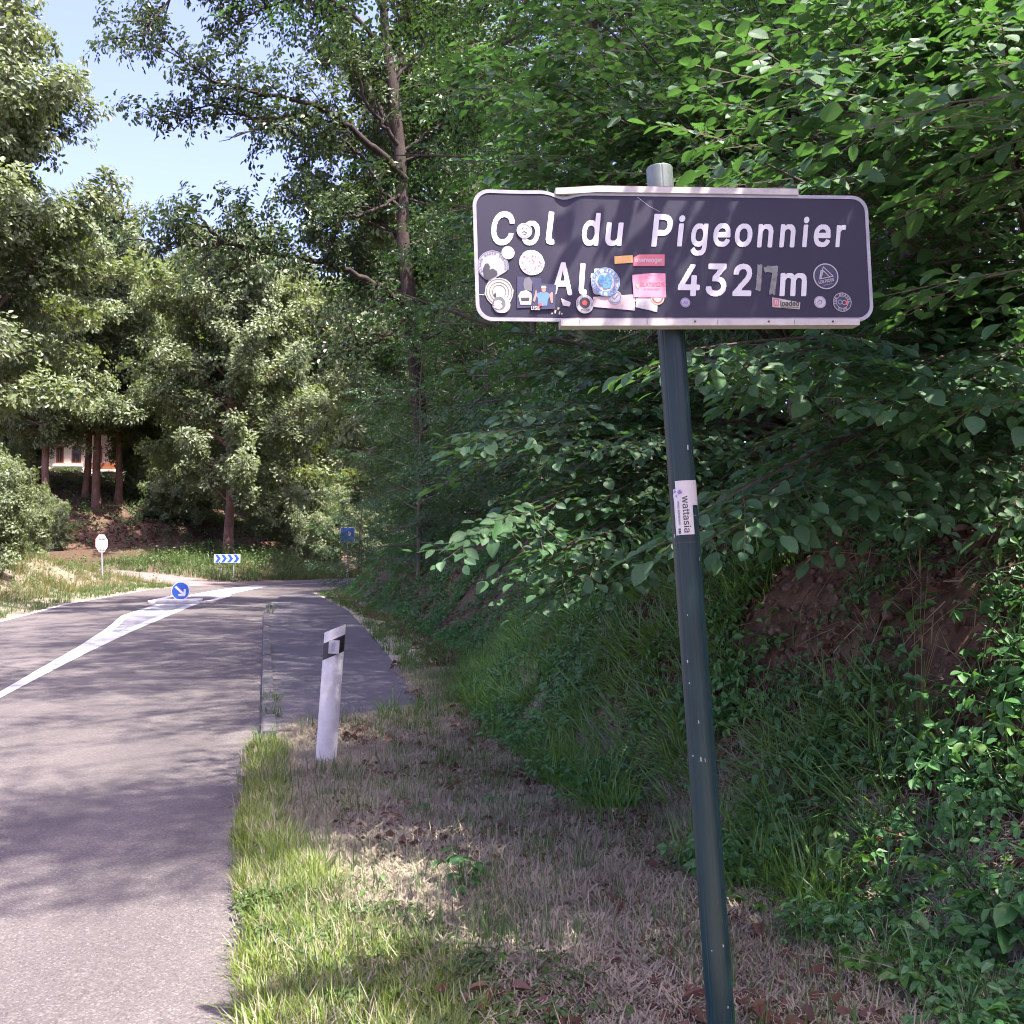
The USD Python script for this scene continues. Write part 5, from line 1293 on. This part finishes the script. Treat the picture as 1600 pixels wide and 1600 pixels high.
# the hornbeam beside the photographer, above the frame: its twigs throw the streaks on the sign
hornbeam('hornbeam at the right edge reaching overhead towards the pass sign', (4.4, 2.0), world_tips(18, (1.4, 2.5), (1.6, 2.4), (4.0, 5.4), (6, 10), 71) + world_tips(5, (1.9, 3.4), (0.8, 3.0), (4.6, 6.2), (8, 11), 72)
         + world_tips(9, (0.85, 1.65), (2.48, 2.66), (3.5, 3.95), (4, 7), 74) + rand_tips(8, (1480, 1700), (100, 500), (3.0, 3.6), (8, 11), 73), 0.09, 6.4, 120, 7)

hornbeam('tall hornbeam on the bank whose high limb shades the near carriageway', (6.0, 4.2), world_tips(30, (1.0, 3.0), (1.2, 3.3), (11.4, 13.4), (9, 13), 81) + world_tips(10, (3.2, 5.6), (3.0, 6.0), (9.0, 13.5), (8, 12), 82), 0.16, 14.5, 0, 8)
# ------------------------------------------------------------------ ground cover
def blade_tmpl(seed, n, rad, h, w, lean, flat_=False):
    r = np.random.default_rng(seed)
    V, F = [], []
    for _ in range(n):
        a = r.uniform(0, 6.283); q = r.uniform(0, 1) ** .5 * rad
        p = np.array([q * math.cos(a), q * math.sin(a), 0.0])
        b = r.uniform(0, 6.283) if flat_ else a + r.normal(0, 0.9)
        hh = h * r.uniform(0.5, 1.2); ww = w * r.uniform(0.7, 1.3); ln = lean * r.uniform(0.3, 1.5)
        d = np.array([math.cos(b), math.sin(b), 0.0]); s = np.array([-d[1], d[0], 0.0])
        if flat_:
            z = r.uniform(0.004, 0.03); tl = r.normal(0, 0.12)
            pts = [p + d * hh * t + [0, 0, z + tl * hh * t + 0.02 * math.sin(3.1 * t)] for t in (0, .5, 1)]
        else:
            pts = [p + d * hh * ln * t * t + [0, 0, hh * t * (1 - 0.25 * ln * t)] for t in (0, .5, 1)]
        o = len(V)
        V += [pts[0] - s * ww / 2, pts[0] + s * ww / 2, pts[1] - s * ww * .4, pts[1] + s * ww * .4, pts[2]]
        F += [[o, o + 1, o + 3], [o, o + 3, o + 2], [o + 2, o + 3, o + 4]]
    return np.array(V), np.array(F)

def herb_tmpl(seed, n, h, leaf, spread, trif=False, tmpl=None):
    """a small leafy plant: stems with leaves held out flat"""
    r = np.random.default_rng(seed)
    tmpl = tmpl or SIMPLE
    P, D, S, N = [], [], [], []
    stems = []
    for k in range(n):
        a = k * 2.4 + r.normal(0, .3); hh = h * r.uniform(.35, 1.1); q = spread * r.uniform(.2, 1.1)
        tip = np.array([q * math.cos(a), q * math.sin(a), hh])
        stems.append((np.zeros(3), tip * [0.4, 0.4, .7], tip))
        for b in ((-.9, 0, .9) if trif else (0,)):
            P.append(tip); D.append([math.cos(a + b), math.sin(a + b), r.normal(-.25, .2)]); S.append(leaf * r.uniform(.65, 1.2)); N.append(r.normal(0, .3))
    lv = scatter(tmpl, frames(np.array(D), np.array(N)), np.array(P), np.array(S))
    st = cat_meshes([tube(np.array(s), 0.0016, 3, False) for s in stems])
    return cat_meshes([lv, st])

def litter_tmpl(seed, n, rad, leaf):
    r = np.random.default_rng(seed)
    P = np.column_stack([r.uniform(-rad, rad, (n, 2)), r.uniform(0.005, 0.03, n)])
    a = r.uniform(0, 6.283, n)
    D = np.column_stack([np.cos(a), np.sin(a), r.normal(0, .25, n)])
    T = leaf_tmpl(width=0.62, fold=0.35, curl=0.3, tri_simple=True)
    return scatter((T[0] * [1, 1, 1.3], T[1]), frames(D, r.normal(0, .6, n)), P, leaf * r.uniform(.5, 1.25, n))

def sample(n, x0, x1, y0, y1, seed, keep, power=1.0):
    r = np.random.default_rng(seed)
    y = y0 + (y1 - y0) * r.uniform(0, 1, n) ** power
    x = r.uniform(0, 1, n) * (x1 - x0) + x0
    x = x + np.interp(y, _REy, _REx)                        # across: measured from the road edge
    m = keep(x, y)
    return x[m], y[m]

def spread_on(name, label, protos, x, y, seed, smin, smax, tilt=0.25, align=0.6, sink=0.0, cat='grass'):
    r = np.random.default_rng(seed)
    z = terrain(x, y); e = 0.08
    nx = -(terrain(x + e, y) - z) / e; ny = -(terrain(x, y + e) - z) / e
    up = np.column_stack([nx * align, ny * align, np.ones(len(x))]) + np.column_stack([r.normal(0, tilt, (len(x), 2)) * .5, np.zeros(len(x))])
    up /= np.linalg.norm(up, axis=1, keepdims=True)
    a = r.uniform(0, 6.283, len(x))
    d = np.column_stack([np.cos(a), np.sin(a), np.zeros(len(x))])
    d -= up * np.sum(d * up, 1, keepdims=True); d /= np.linalg.norm(d, axis=1, keepdims=True)
    R = np.stack([d, np.cross(up, d), up], 2)
    p = fresh('/World', name)
    instancer(p, protos, R, np.column_stack([x, y, z - sink]), r.uniform(smin, smax, len(x)), r.integers(0, len(protos), len(x)))
    tag(stage.GetPrimAtPath(p), label, cat, kind='stuff')

def pts(x, y): return shapely.points(x, y)
def off_hard(x, y, m=0.02): return np.minimum(shapely.distance(pts(x, y), road_poly), shapely.distance(pts(x, y), lay_poly)) > m
def dR(x, y): return shapely.distance(pts(x, y), re_line)
def nz(x, y, f, s): return meshkit.fbm(np.stack([x * f, y * f, np.zeros_like(x)], -1), 3, s)

green = [(blade_tmpl(s, 26, 0.075, 0.11, 0.005, 0.65), grass_green) for s in (1, 2, 3)] + [(blade_tmpl(53, 22, 0.08, 0.10, 0.005, 0.7), straw)]
deep = [(blade_tmpl(s, 22, 0.08, 0.24, 0.007, 0.8), grass_shade) for s in (4, 5, 6)]
thin = [(blade_tmpl(s, 9, 0.08, 0.17, 0.004, 0.35), grass_shade) for s in (7, 8)] + [(blade_tmpl(9, 7, 0.08, 0.14, 0.004, 0.4), straw)]
lying = [(blade_tmpl(s, 60, 0.14, 0.095, 0.0042, 0, True), straw) for s in (10, 11, 12)]
lit = [(litter_tmpl(s, 9, 0.15, 0.062), litter) for s in (13, 14, 15)]
clov = [(herb_tmpl(s, 9, 0.075, 0.022, 0.06, True), weed_green) for s in (16, 17)]
herb = [(herb_tmpl(18, 16, 0.15, 0.040, 0.13), herb_leaf), (herb_tmpl(19, 10, 0.15, 0.034, 0.14, True), herb_leaf), (herb_tmpl(20, 8, 0.10, 0.046, 0.12, True), herb_light), (herb_tmpl(21, 18, 0.19, 0.030, 0.12), herb_leaf), (herb_tmpl(22, 10, 0.14, 0.050, 0.13, True), herb_leaf)]

# lush grass along the road edge near the viewer
x, y = sample(4200, -0.06, 1.15, 2.6, 8.6, 1, lambda x, y: off_hard(x, y, 0.0) & (dR(x, y) < 0.12 + 0.80 * nz(x, y, 1.2, 3) * np.clip((6.6 - y) / 3, .22, 1.0)), 1.0)
spread_on('road_edge_grass', 'bright green grass fringe along the asphalt edge before the white marker post', green, x, y, 2, 0.7, 1.25)
x, y = sample(420, 0.0, 1.2, 2.7, 5.3, 3, lambda x, y: (dR(x, y) < 1.1) & (nz(x, y, 2.0, 7) > 0.48))
spread_on('clover', 'low clover leaves among the sunlit verge grass', clov, x, y, 4, 0.8, 1.4, cat='clover')
# thin tufts on the dry verge, straw lying everywhere, leaf litter
x, y = sample(3200, 0.1, 2.9, 2.6, 14, 5, lambda x, y: off_hard(x, y) & (dR(x, y) < foot(y) + .3) & (nz(x, y, 1.4, 11) > 0.42), 1.3)
spread_on('verge_tufts', 'thin green and straw coloured tufts standing on the mown verge', thin, x, y, 6, 0.7, 1.3)
x, y = sample(6500, 0.1, 3.2, 2.6, 14, 7, lambda x, y: off_hard(x, y) & (dR(x, y) < foot(y) + .5) & (dR(x, y) > 0.25), 1.4)
spread_on('mown_straw', 'mown dry straw lying on the brown verge', lying, x, y, 8, 0.75, 1.25, tilt=0.1, align=1.0, cat='straw')
x, y = sample(6000, 0.6, 6.5, 2.6, 16, 9, lambda x, y: off_hard(x, y) & ((np.abs(dR(x, y) - foot(y)) < 0.45) | ((dR(x, y) > foot(y)) & (nz(x, y, 0.9, 13) > 0.36)) | (nz(x, y, 1.1, 14) > 0.60)), 1.3)
spread_on('leaf_litter', 'dry brown fallen leaves along the foot of the bank', lit, x, y, 10, 0.7, 1.3, tilt=0.1, align=1.0, cat='dead leaves')
x, y = sample(1500, 2.2, 6.0, 2.6, 10, 99, lambda x, y: (dR(x, y) > foot(y) + .35) & (dR(x, y) < foot(y) + 2.6) & (nz(x, y, 2.2, 31) > .40))
spread_on('leaf_litter', 'dead leaves caught on the dark earth face under the branches', lit + [(blade_tmpl(54, 14, 0.12, 0.16, 0.003, 0.9), straw)], x, y, 100, 0.7, 1.25, tilt=0.25, align=1.0, cat='dead leaves')
x, y = sample(700, 1.8, 4.2, 14, 44, 91, lambda x, y: off_hard(x, y) & (np.abs(dR(x, y) - foot(y) + .2) < 0.5))
spread_on('leaf_litter', 'reddish leaf drift on the strip beyond the lay-by', lit, x, y, 92, 1.2, 2.0, tilt=0.1, align=1.0, cat='dead leaves')
# grass strip beside and beyond the lay-by
x, y = sample(2400, 1.2, 4.4, 9.0, 46, 11, lambda x, y: off_hard(x, y, 0.02) & (shapely.distance(pts(x, y), lay_poly) < 1.1) & (dR(x, y) < foot(y) + .3), 1.3)
spread_on('lay_by_grass', 'short grass strip growing along the outer edge of the lay-by', [green[0], deep[0], thin[0]], x, y, 12, 0.8, 1.4)
grass_lush = leafy('grass_lush', [(0, (0.10, 0.20, 0.045)), (0.7, (0.18, 0.29, 0.07)), (1, (0.40, 0.40, 0.17))], 0.42, 0.45, 0.5, nscale=1.0)
# green cover of the bank
def bank_cover(x, y):
    t = dR(x, y) - foot(y)
    dens = np.where(y > 6.4, 0.34, np.where(x > 1.9, 0.55, 0.545))
    return off_hard(x, y, .3) & (t > -0.25) & (t < 3.6) & (nz(x, y, 0.8, 17) > dens + 0.12 * (t > 0.8) * (y < 9.5))
x, y = sample(6800, 1.6, 7.0, 2.4, 22, 13, bank_cover, 1.35)
spread_on('bank_herbs', 'leafy green undergrowth covering the lower bank', herb, x, y, 14, 0.75, 1.5, tilt=0.35, align=0.7, cat='undergrowth')
x, y = sample(2200, 1.6, 6.5, 20, 62, 15, lambda x, y: off_hard(x, y, .6) & (dR(x, y) > foot(y) - .2) & (dR(x, y) < foot(y) + 3.4) & (nz(x, y, .5, 18) > .36))
spread_on('bank_herbs', 'distant green undergrowth on the bank beyond the lay-by', herb, x, y, 16, 1.4, 2.4, tilt=0.35, align=0.7, cat='undergrowth')
x, y = sample(2600, 1.7, 5.2, 2.8, 15, 17, lambda x, y: off_hard(x, y, .3) & (dR(x, y) > foot(y) - .25) & (dR(x, y) < foot(y) + np.where(y > 9, 2.0, np.where(y > 6.5, 1.2, 0.7))) & (nz(x, y, 1.0, 21) > np.where(y > 6.0, .36, .56)), 1.2)
spread_on('bank_grass', 'long drooping grass tufts on the shaded bank', [(m, grass_lush) for m, _ in deep], x, y, 18, 0.8, 1.6, tilt=0.4)

# dry twigs, roots and crumbs of earth on the cut face
def twig_tmpl(seed, n):
    r = np.random.default_rng(seed); out = []
    for _ in range(n):
        p = np.array([r.uniform(-.2, .2), r.uniform(-.2, .2), .01]); a = r.uniform(0, 6.283); L = r.uniform(.08, .35)
        q = p + [math.cos(a) * L, math.sin(a) * L, r.uniform(0, .06)]
        out.append(tube([p, (p + q) / 2 + r.normal(0, .012, 3), q], [.003, .0025, .001], 3, False))
    return cat_meshes(out)
def crumb_tmpl(seed, n):
    r = np.random.default_rng(seed); out = []
    for _ in range(n):
        m = trimesh.creation.icosphere(1); m.vertices *= r.uniform(.006, .022) * r.uniform(.6, 1.2, 3); m.vertices += r.normal(0, .0025, m.vertices.shape)
        out.append((np.asarray(m.vertices) + [r.uniform(-.2, .2), r.uniform(-.2, .2), .004], np.asarray(m.faces)))
    return cat_meshes(out)
earth_lump = plain('earth_lump', (0.15, 0.095, 0.07), 0.9, dirt=.5, scale=20)
x, y = sample(1300, 1.9, 6.0, 2.6, 12, 93, lambda x, y: (dR(x, y) > foot(y) - .2) & (dR(x, y) < foot(y) + 3))
spread_on('bank_twigs', 'dry twigs and dead stalks lying on the earth bank', [(twig_tmpl(1, 5), straw), (twig_tmpl(2, 5), twig_mat)], x, y, 94, 0.7, 1.2, tilt=0.15, align=1.0, cat='dry twigs')
x, y = sample(1500, 1.9, 6.0, 2.6, 12, 95, lambda x, y: (dR(x, y) > foot(y) - .1) & (dR(x, y) < foot(y) + 3))
spread_on('earth_crumbs', 'crumbs of earth and small stones on the steep bank face', [(crumb_tmpl(1, 8), earth_lump), (crumb_tmpl(2, 8), earth_lump)], x, y, 96, 0.7, 1.5, tilt=0.15, align=1.0, cat='earth')
x, y = sample(600, -0.08, 0.12, 2.6, 9, 97, lambda x, y: dR(x, y) < .08)
spread_on('edge_grit', 'grit and crumbled asphalt along the grassy road edge', [(crumb_tmpl(3, 7), concrete)], x, y, 98, 0.3, 0.6, tilt=0.05, align=1.0, cat='grit')

# the left-hand verge, mound and the island between the roads
def dL(x, y): return shapely.distance(pts(x, y), le_line)
def left_sample(n, seed, x0, x1, y0, y1, keep):
    r = np.random.default_rng(seed)
    x, y = r.uniform(x0, x1, n), r.uniform(y0, y1, n)
    m = off_hard(x, y, .12) & (shapely.distance(pts(x, y), side_line) > 2.5) & (x < np.interp(y, _REy, _REx) - 3) & keep(x, y)
    return x[m], y[m]
gtuft = [(blade_tmpl(s, 16, 0.16, 0.30, 0.016, 0.6), weed_green) for s in (31, 32)]
dtuft = [(blade_tmpl(s, 16, 0.18, 0.42, 0.013, 0.45), weed_dry) for s in (33, 34)] + [(herb_tmpl(35, 12, 0.5, 0.09, 0.2), weed_green)]
x, y = left_sample(9000, 41, -36, -8, 22, 60, lambda x, y: dL(x, y) < 2.0)
spread_on('left_verge_grass', 'yellow green grass strip along the far left road edge', gtuft, x, y, 42, 0.5, 0.9)
x, y = left_sample(10500, 43, -40, -12, 22, 64, lambda x, y: (dL(x, y) > 1.2) & (dL(x, y) < 13) & (y < 62))
spread_on('mound_weeds', 'dry reddish brown grass and weeds on the mound left of the road', dtuft + gtuft, x, y, 44, 0.6, 1.25, cat='weeds')
x, y = left_sample(4200, 45, -34, -8, 55.5, 76, lambda x, y: (dL(x, y) > .8) & (dL(x, y) < 12) & (x > -33))
spread_on('island_weeds', 'tall green and yellowish weeds around the chevron board', [(m, weed_green) for m, _ in gtuft] + [(dtuft[2][0], weed_green)], x, y, 46, 1.0, 2.1, cat='weeds')
x, y = left_sample(1500, 47, -14, 8, 68, 92, lambda x, y: (dL(x, y) > .2) & (dL(x, y) < 5))
spread_on('island_weeds', 'sunlit pale weeds on the outer side of the far bend', [dtuft[0], gtuft[0]], x, y, 48, 1.2, 2.2, cat='weeds')
x, y = left_sample(4200, 49, -50, -18, 74, 96, lambda x, y: shapely.distance(pts(x, y), side_line) > 3)
spread_on('brown_bank_litter', 'brown litter and dry weeds on the earth bank below the house', [(litter_tmpl(50, 9, 0.4, .22), litter), (herb_tmpl(51, 9, .4, .12, .25), herb_leaf)], x, y, 50, 0.8, 1.5, align=1.0, cat='dead leaves')

# ------------------------------------------------------------------ single plants one can point to
def zt(x, y): return float(terrain(np.array([x]), np.array([y]))[0])
def herb_thing(name, label, cat, loc, n, h, leaf, spread, trif, lm, seed, width=0.62):
    r = np.random.default_rng(seed)
    t = thing(name, label, cat, loc)
    T = leaf_tmpl(width=width, fold=0.16, curl=0.2, segs=5)
    stems = []
    for k in range(n):
        a = k * 2.4 + r.normal(0, .3); hh = h * r.uniform(.35, 1.1); q = spread * r.uniform(.3, 1.1)
        tip = np.array([q * math.cos(a), q * math.sin(a), hh])
        stems.append(tube([np.zeros(3), tip * [.35, .35, .7], tip], [0.003, 0.002, 0.0012], 4, False))
        for b in ((-1.0, 0, 1.0) if trif else (0,)):
            R = frames(np.array([[math.cos(a + b), math.sin(a + b), r.normal(-.3, .2)]]), np.array([r.normal(0, .3)]))[0]
            V = T[0] @ R.T * leaf * r.uniform(.65, 1.2) + tip
            usdkit.mesh(stage, fresh(t, 'leaf'), (V, T[1]), lm, smooth=True, uv=T[2])
    part(t, 'stems', cat_meshes(stems), lm)
    return t
def on(u, v, dz=0.0):                 # point of the actual ground seen at a pixel
    y_ = np.arange(2.6, 60, 0.02)
    d = FW + (u - 800) / 1600 * RT + (800 - v) / 1600 * UP
    P = C0 + d * (y_ / d[1])[:, None]
    k = np.argmax(P[:, 2] <= terrain(P[:, 0], P[:, 1]) + dz)
    return np.array([P[k, 0], P[k, 1], zt(P[k, 0], P[k, 1])])
for i, (u, v, nm, lab, ct, n, h, lf, sp, tri, lm) in enumerate((
    (722, 1402, 'verge_herb', 'fresh green lobed herb standing alone in the middle of the mown verge', 'plant', 14, 0.20, 0.055, 0.10, True, herb_leaf),
    (588, 1412, 'verge_herb', 'small yellow green herb at the edge of the sunlit grass', 'plant', 8, 0.13, 0.050, 0.08, False, herb_light),
    (745, 1470, 'verge_herb', 'tiny pale sprig of two or three bright leaves in a sun fleck', 'plant', 3, 0.10, 0.045, 0.04, False, herb_light),
    (790, 1510, 'verge_herb', 'pale yellowish sprig right of the sunlit grass', 'plant', 4, 0.09, 0.05, 0.07, False, herb_light),
    (650, 1275, 'verge_herb', 'low dark green rosette behind the sunlit grass edge', 'plant', 8, 0.08, 0.045, 0.08, False, herb_leaf),
    (765, 1260, 'verge_herb', 'low leafy rosette on bare straw near the bank foot', 'plant', 7, 0.07, 0.05, 0.09, True, herb_leaf),
    (1290, 1290, 'red_herb', 'low herb with red leaves on the bank right of the post', 'plant', 16, 0.13, 0.032, 0.16, True, herb_red),
    (1425, 1330, 'red_herb', 'smaller red leaved herb beside the leaf hollow', 'plant', 9, 0.10, 0.028, 0.12, True, herb_red),
    (1320, 1345, 'bramble', 'bright green bramble with three large leaves right of the red herb', 'plant', 7, 0.20, 0.085, 0.14, True, herb_light),
    (1390, 1430, 'bramble', 'fresh yellow green bramble in the lower right bank', 'plant', 12, 0.24, 0.075, 0.20, True, herb_light),
    (1460, 1500, 'bramble', 'green bramble shoot low down by the leaf litter', 'plant', 9, 0.20, 0.065, 0.16, True, herb_leaf),
    (1560, 1500, 'bramble', 'bramble with broad dark leaves at the lower right edge', 'plant', 9, 0.24, 0.11, 0.16, True, herb_leaf),
    (1580, 1240, 'bramble', 'light green leafy shoots at the right edge halfway up the bank', 'plant', 12, 0.30, 0.07, 0.2, True, herb_light),
    (1240, 1010, 'bank_seedling', 'seedling with a pair of pale oval leaves high on the bank beside the post', 'plant', 3, 0.18, 0.075, 0.05, False, herb_leaf),
    (1395, 1255, 'bank_seedling', 'upright fresh green shoot above the leaf hollow', 'plant', 10, 0.26, 0.06, 0.08, False, herb_light),
    (1500, 1130, 'bramble', 'arching bramble on the earth face near the right edge', 'plant', 9, 0.28, 0.07, 0.2, True, herb_leaf))):
    herb_thing(nm, lab, ct, on(u, v), n, h, lf, sp, tri, lm, 300 + i)

# the tall grass with seed heads on the bank
q = on(1440, 1180)
tg = thing('tall_grass', 'tall pale grass stalks with seed heads standing before the earth bank', 'grass', q)
rg = np.random.default_rng(8)
for k in range(6):
    a = rg.uniform(0, 6.28); h = rg.uniform(.45, .85) if k else .98
    tip = np.array([rg.normal(0, .05), rg.normal(0, .05), h])
    b0 = np.array([.02 * math.cos(a), .02 * math.sin(a), 0])
    p = part(tg, 'stalk', tube([b0, b0 * .5 + tip * [.3, .3, .55], tip], [0.0018, 0.0014, 0.0008], 4, False), weed_dry)
    if k < 3:
        m = np.array([tip - [0, 0, .02], tip + [tip[0] * .1, tip[1] * .1, .05], tip + [tip[0] * .3, tip[1] * .3, .13]])
        part(p, 'seed_head', tube(m, [0.002, 0.0045, 0.001], 5), weed_dry)
for k, (sd, hh) in enumerate(((61, .5), (62, .42))):
    part(tg, 'blades', blade_tmpl(sd, 16, .05, hh, .007, .5), grass_shade)

# weeds in the kerb joint
for (u, v, lab, h) in ((424, 1104, 'grass tuft in the kerb joint, second nearest the camera', .14), (425, 1128, 'nearest grass tuft in the kerb joint by the marker post', .17), (422, 962, 'pale weed at the far end of the kerb', .42), (413, 1168, 'green tuft hiding the near end of the kerb', .16)):
    q = gr(u, v); q = np.array([q[0], q[1], zr(q[1]) + 0.05])
    single('kerb_weed', tuple([blade_tmpl(int(u + v), 34, .10, h, .008, .8)[0] + q, blade_tmpl(int(u + v), 34, .10, h, .008, .8)[1]]), grass_shade if u != 422 else weed_green, lab, 'weed')
# yellow flowers on the bank
q = on(708, 948)
yf = thing('yellow_flowers', 'small plant with yellow flowers halfway along the shaded bank', 'plant', q)
part(yf, 'leaves', herb_tmpl(71, 14, .5, .09, .2), herb_leaf)
ry = np.random.default_rng(9)
for k in range(14):
    c = np.array([ry.normal(0, .16), ry.normal(0, .1), ry.uniform(.3, .75)])
    V = np.vstack([c, [c + .035 * np.array([math.cos(a), math.sin(a), .35]) for a in np.linspace(0, 6.283, 6)[:5]]])
    part(yf, 'flower', (V, np.array([[0, i, i % 5 + 1] for i in range(1, 6)])), yellow_petal)
# drifted single leaves and a scrap of paper on the verge
rl = np.random.default_rng(15)
TL = leaf_tmpl(width=.7, fold=.5, curl=.35, segs=4)
q = on(1236, 1448)
single('stone', (lambda m: (np.asarray(m.vertices) * [.06, .045, .05] + q + [0, 0, .02], np.asarray(m.faces)))(trimesh.creation.icosphere(2)), concrete, 'small pale stone at the edge of the leaf litter right of the post', 'stone', smooth=True)
for k, (u, v) in enumerate(((700, 1432), (855, 1505), (1015, 1230), (905, 1560), (1345, 1560), (1190, 1590), (840, 1265), (1290, 1525), (1100, 1380), (960, 1400))):
    q = on(u, v)
    R = frames(np.array([[math.cos(k * 1.7), math.sin(k * 1.7), .15]]), np.array([.3]))[0]
    single('fallen_leaf', (TL[0] @ R.T * rl.uniform(.05, .085) + q + [0, 0, .02], TL[1]), litter, 'curled dry brown leaf lying on the mown verge', 'dead leaf', 'single fallen leaves on the verge', smooth=True)
print({k: v for k, v in NTRI.items()}, sum(NTRI.values()))
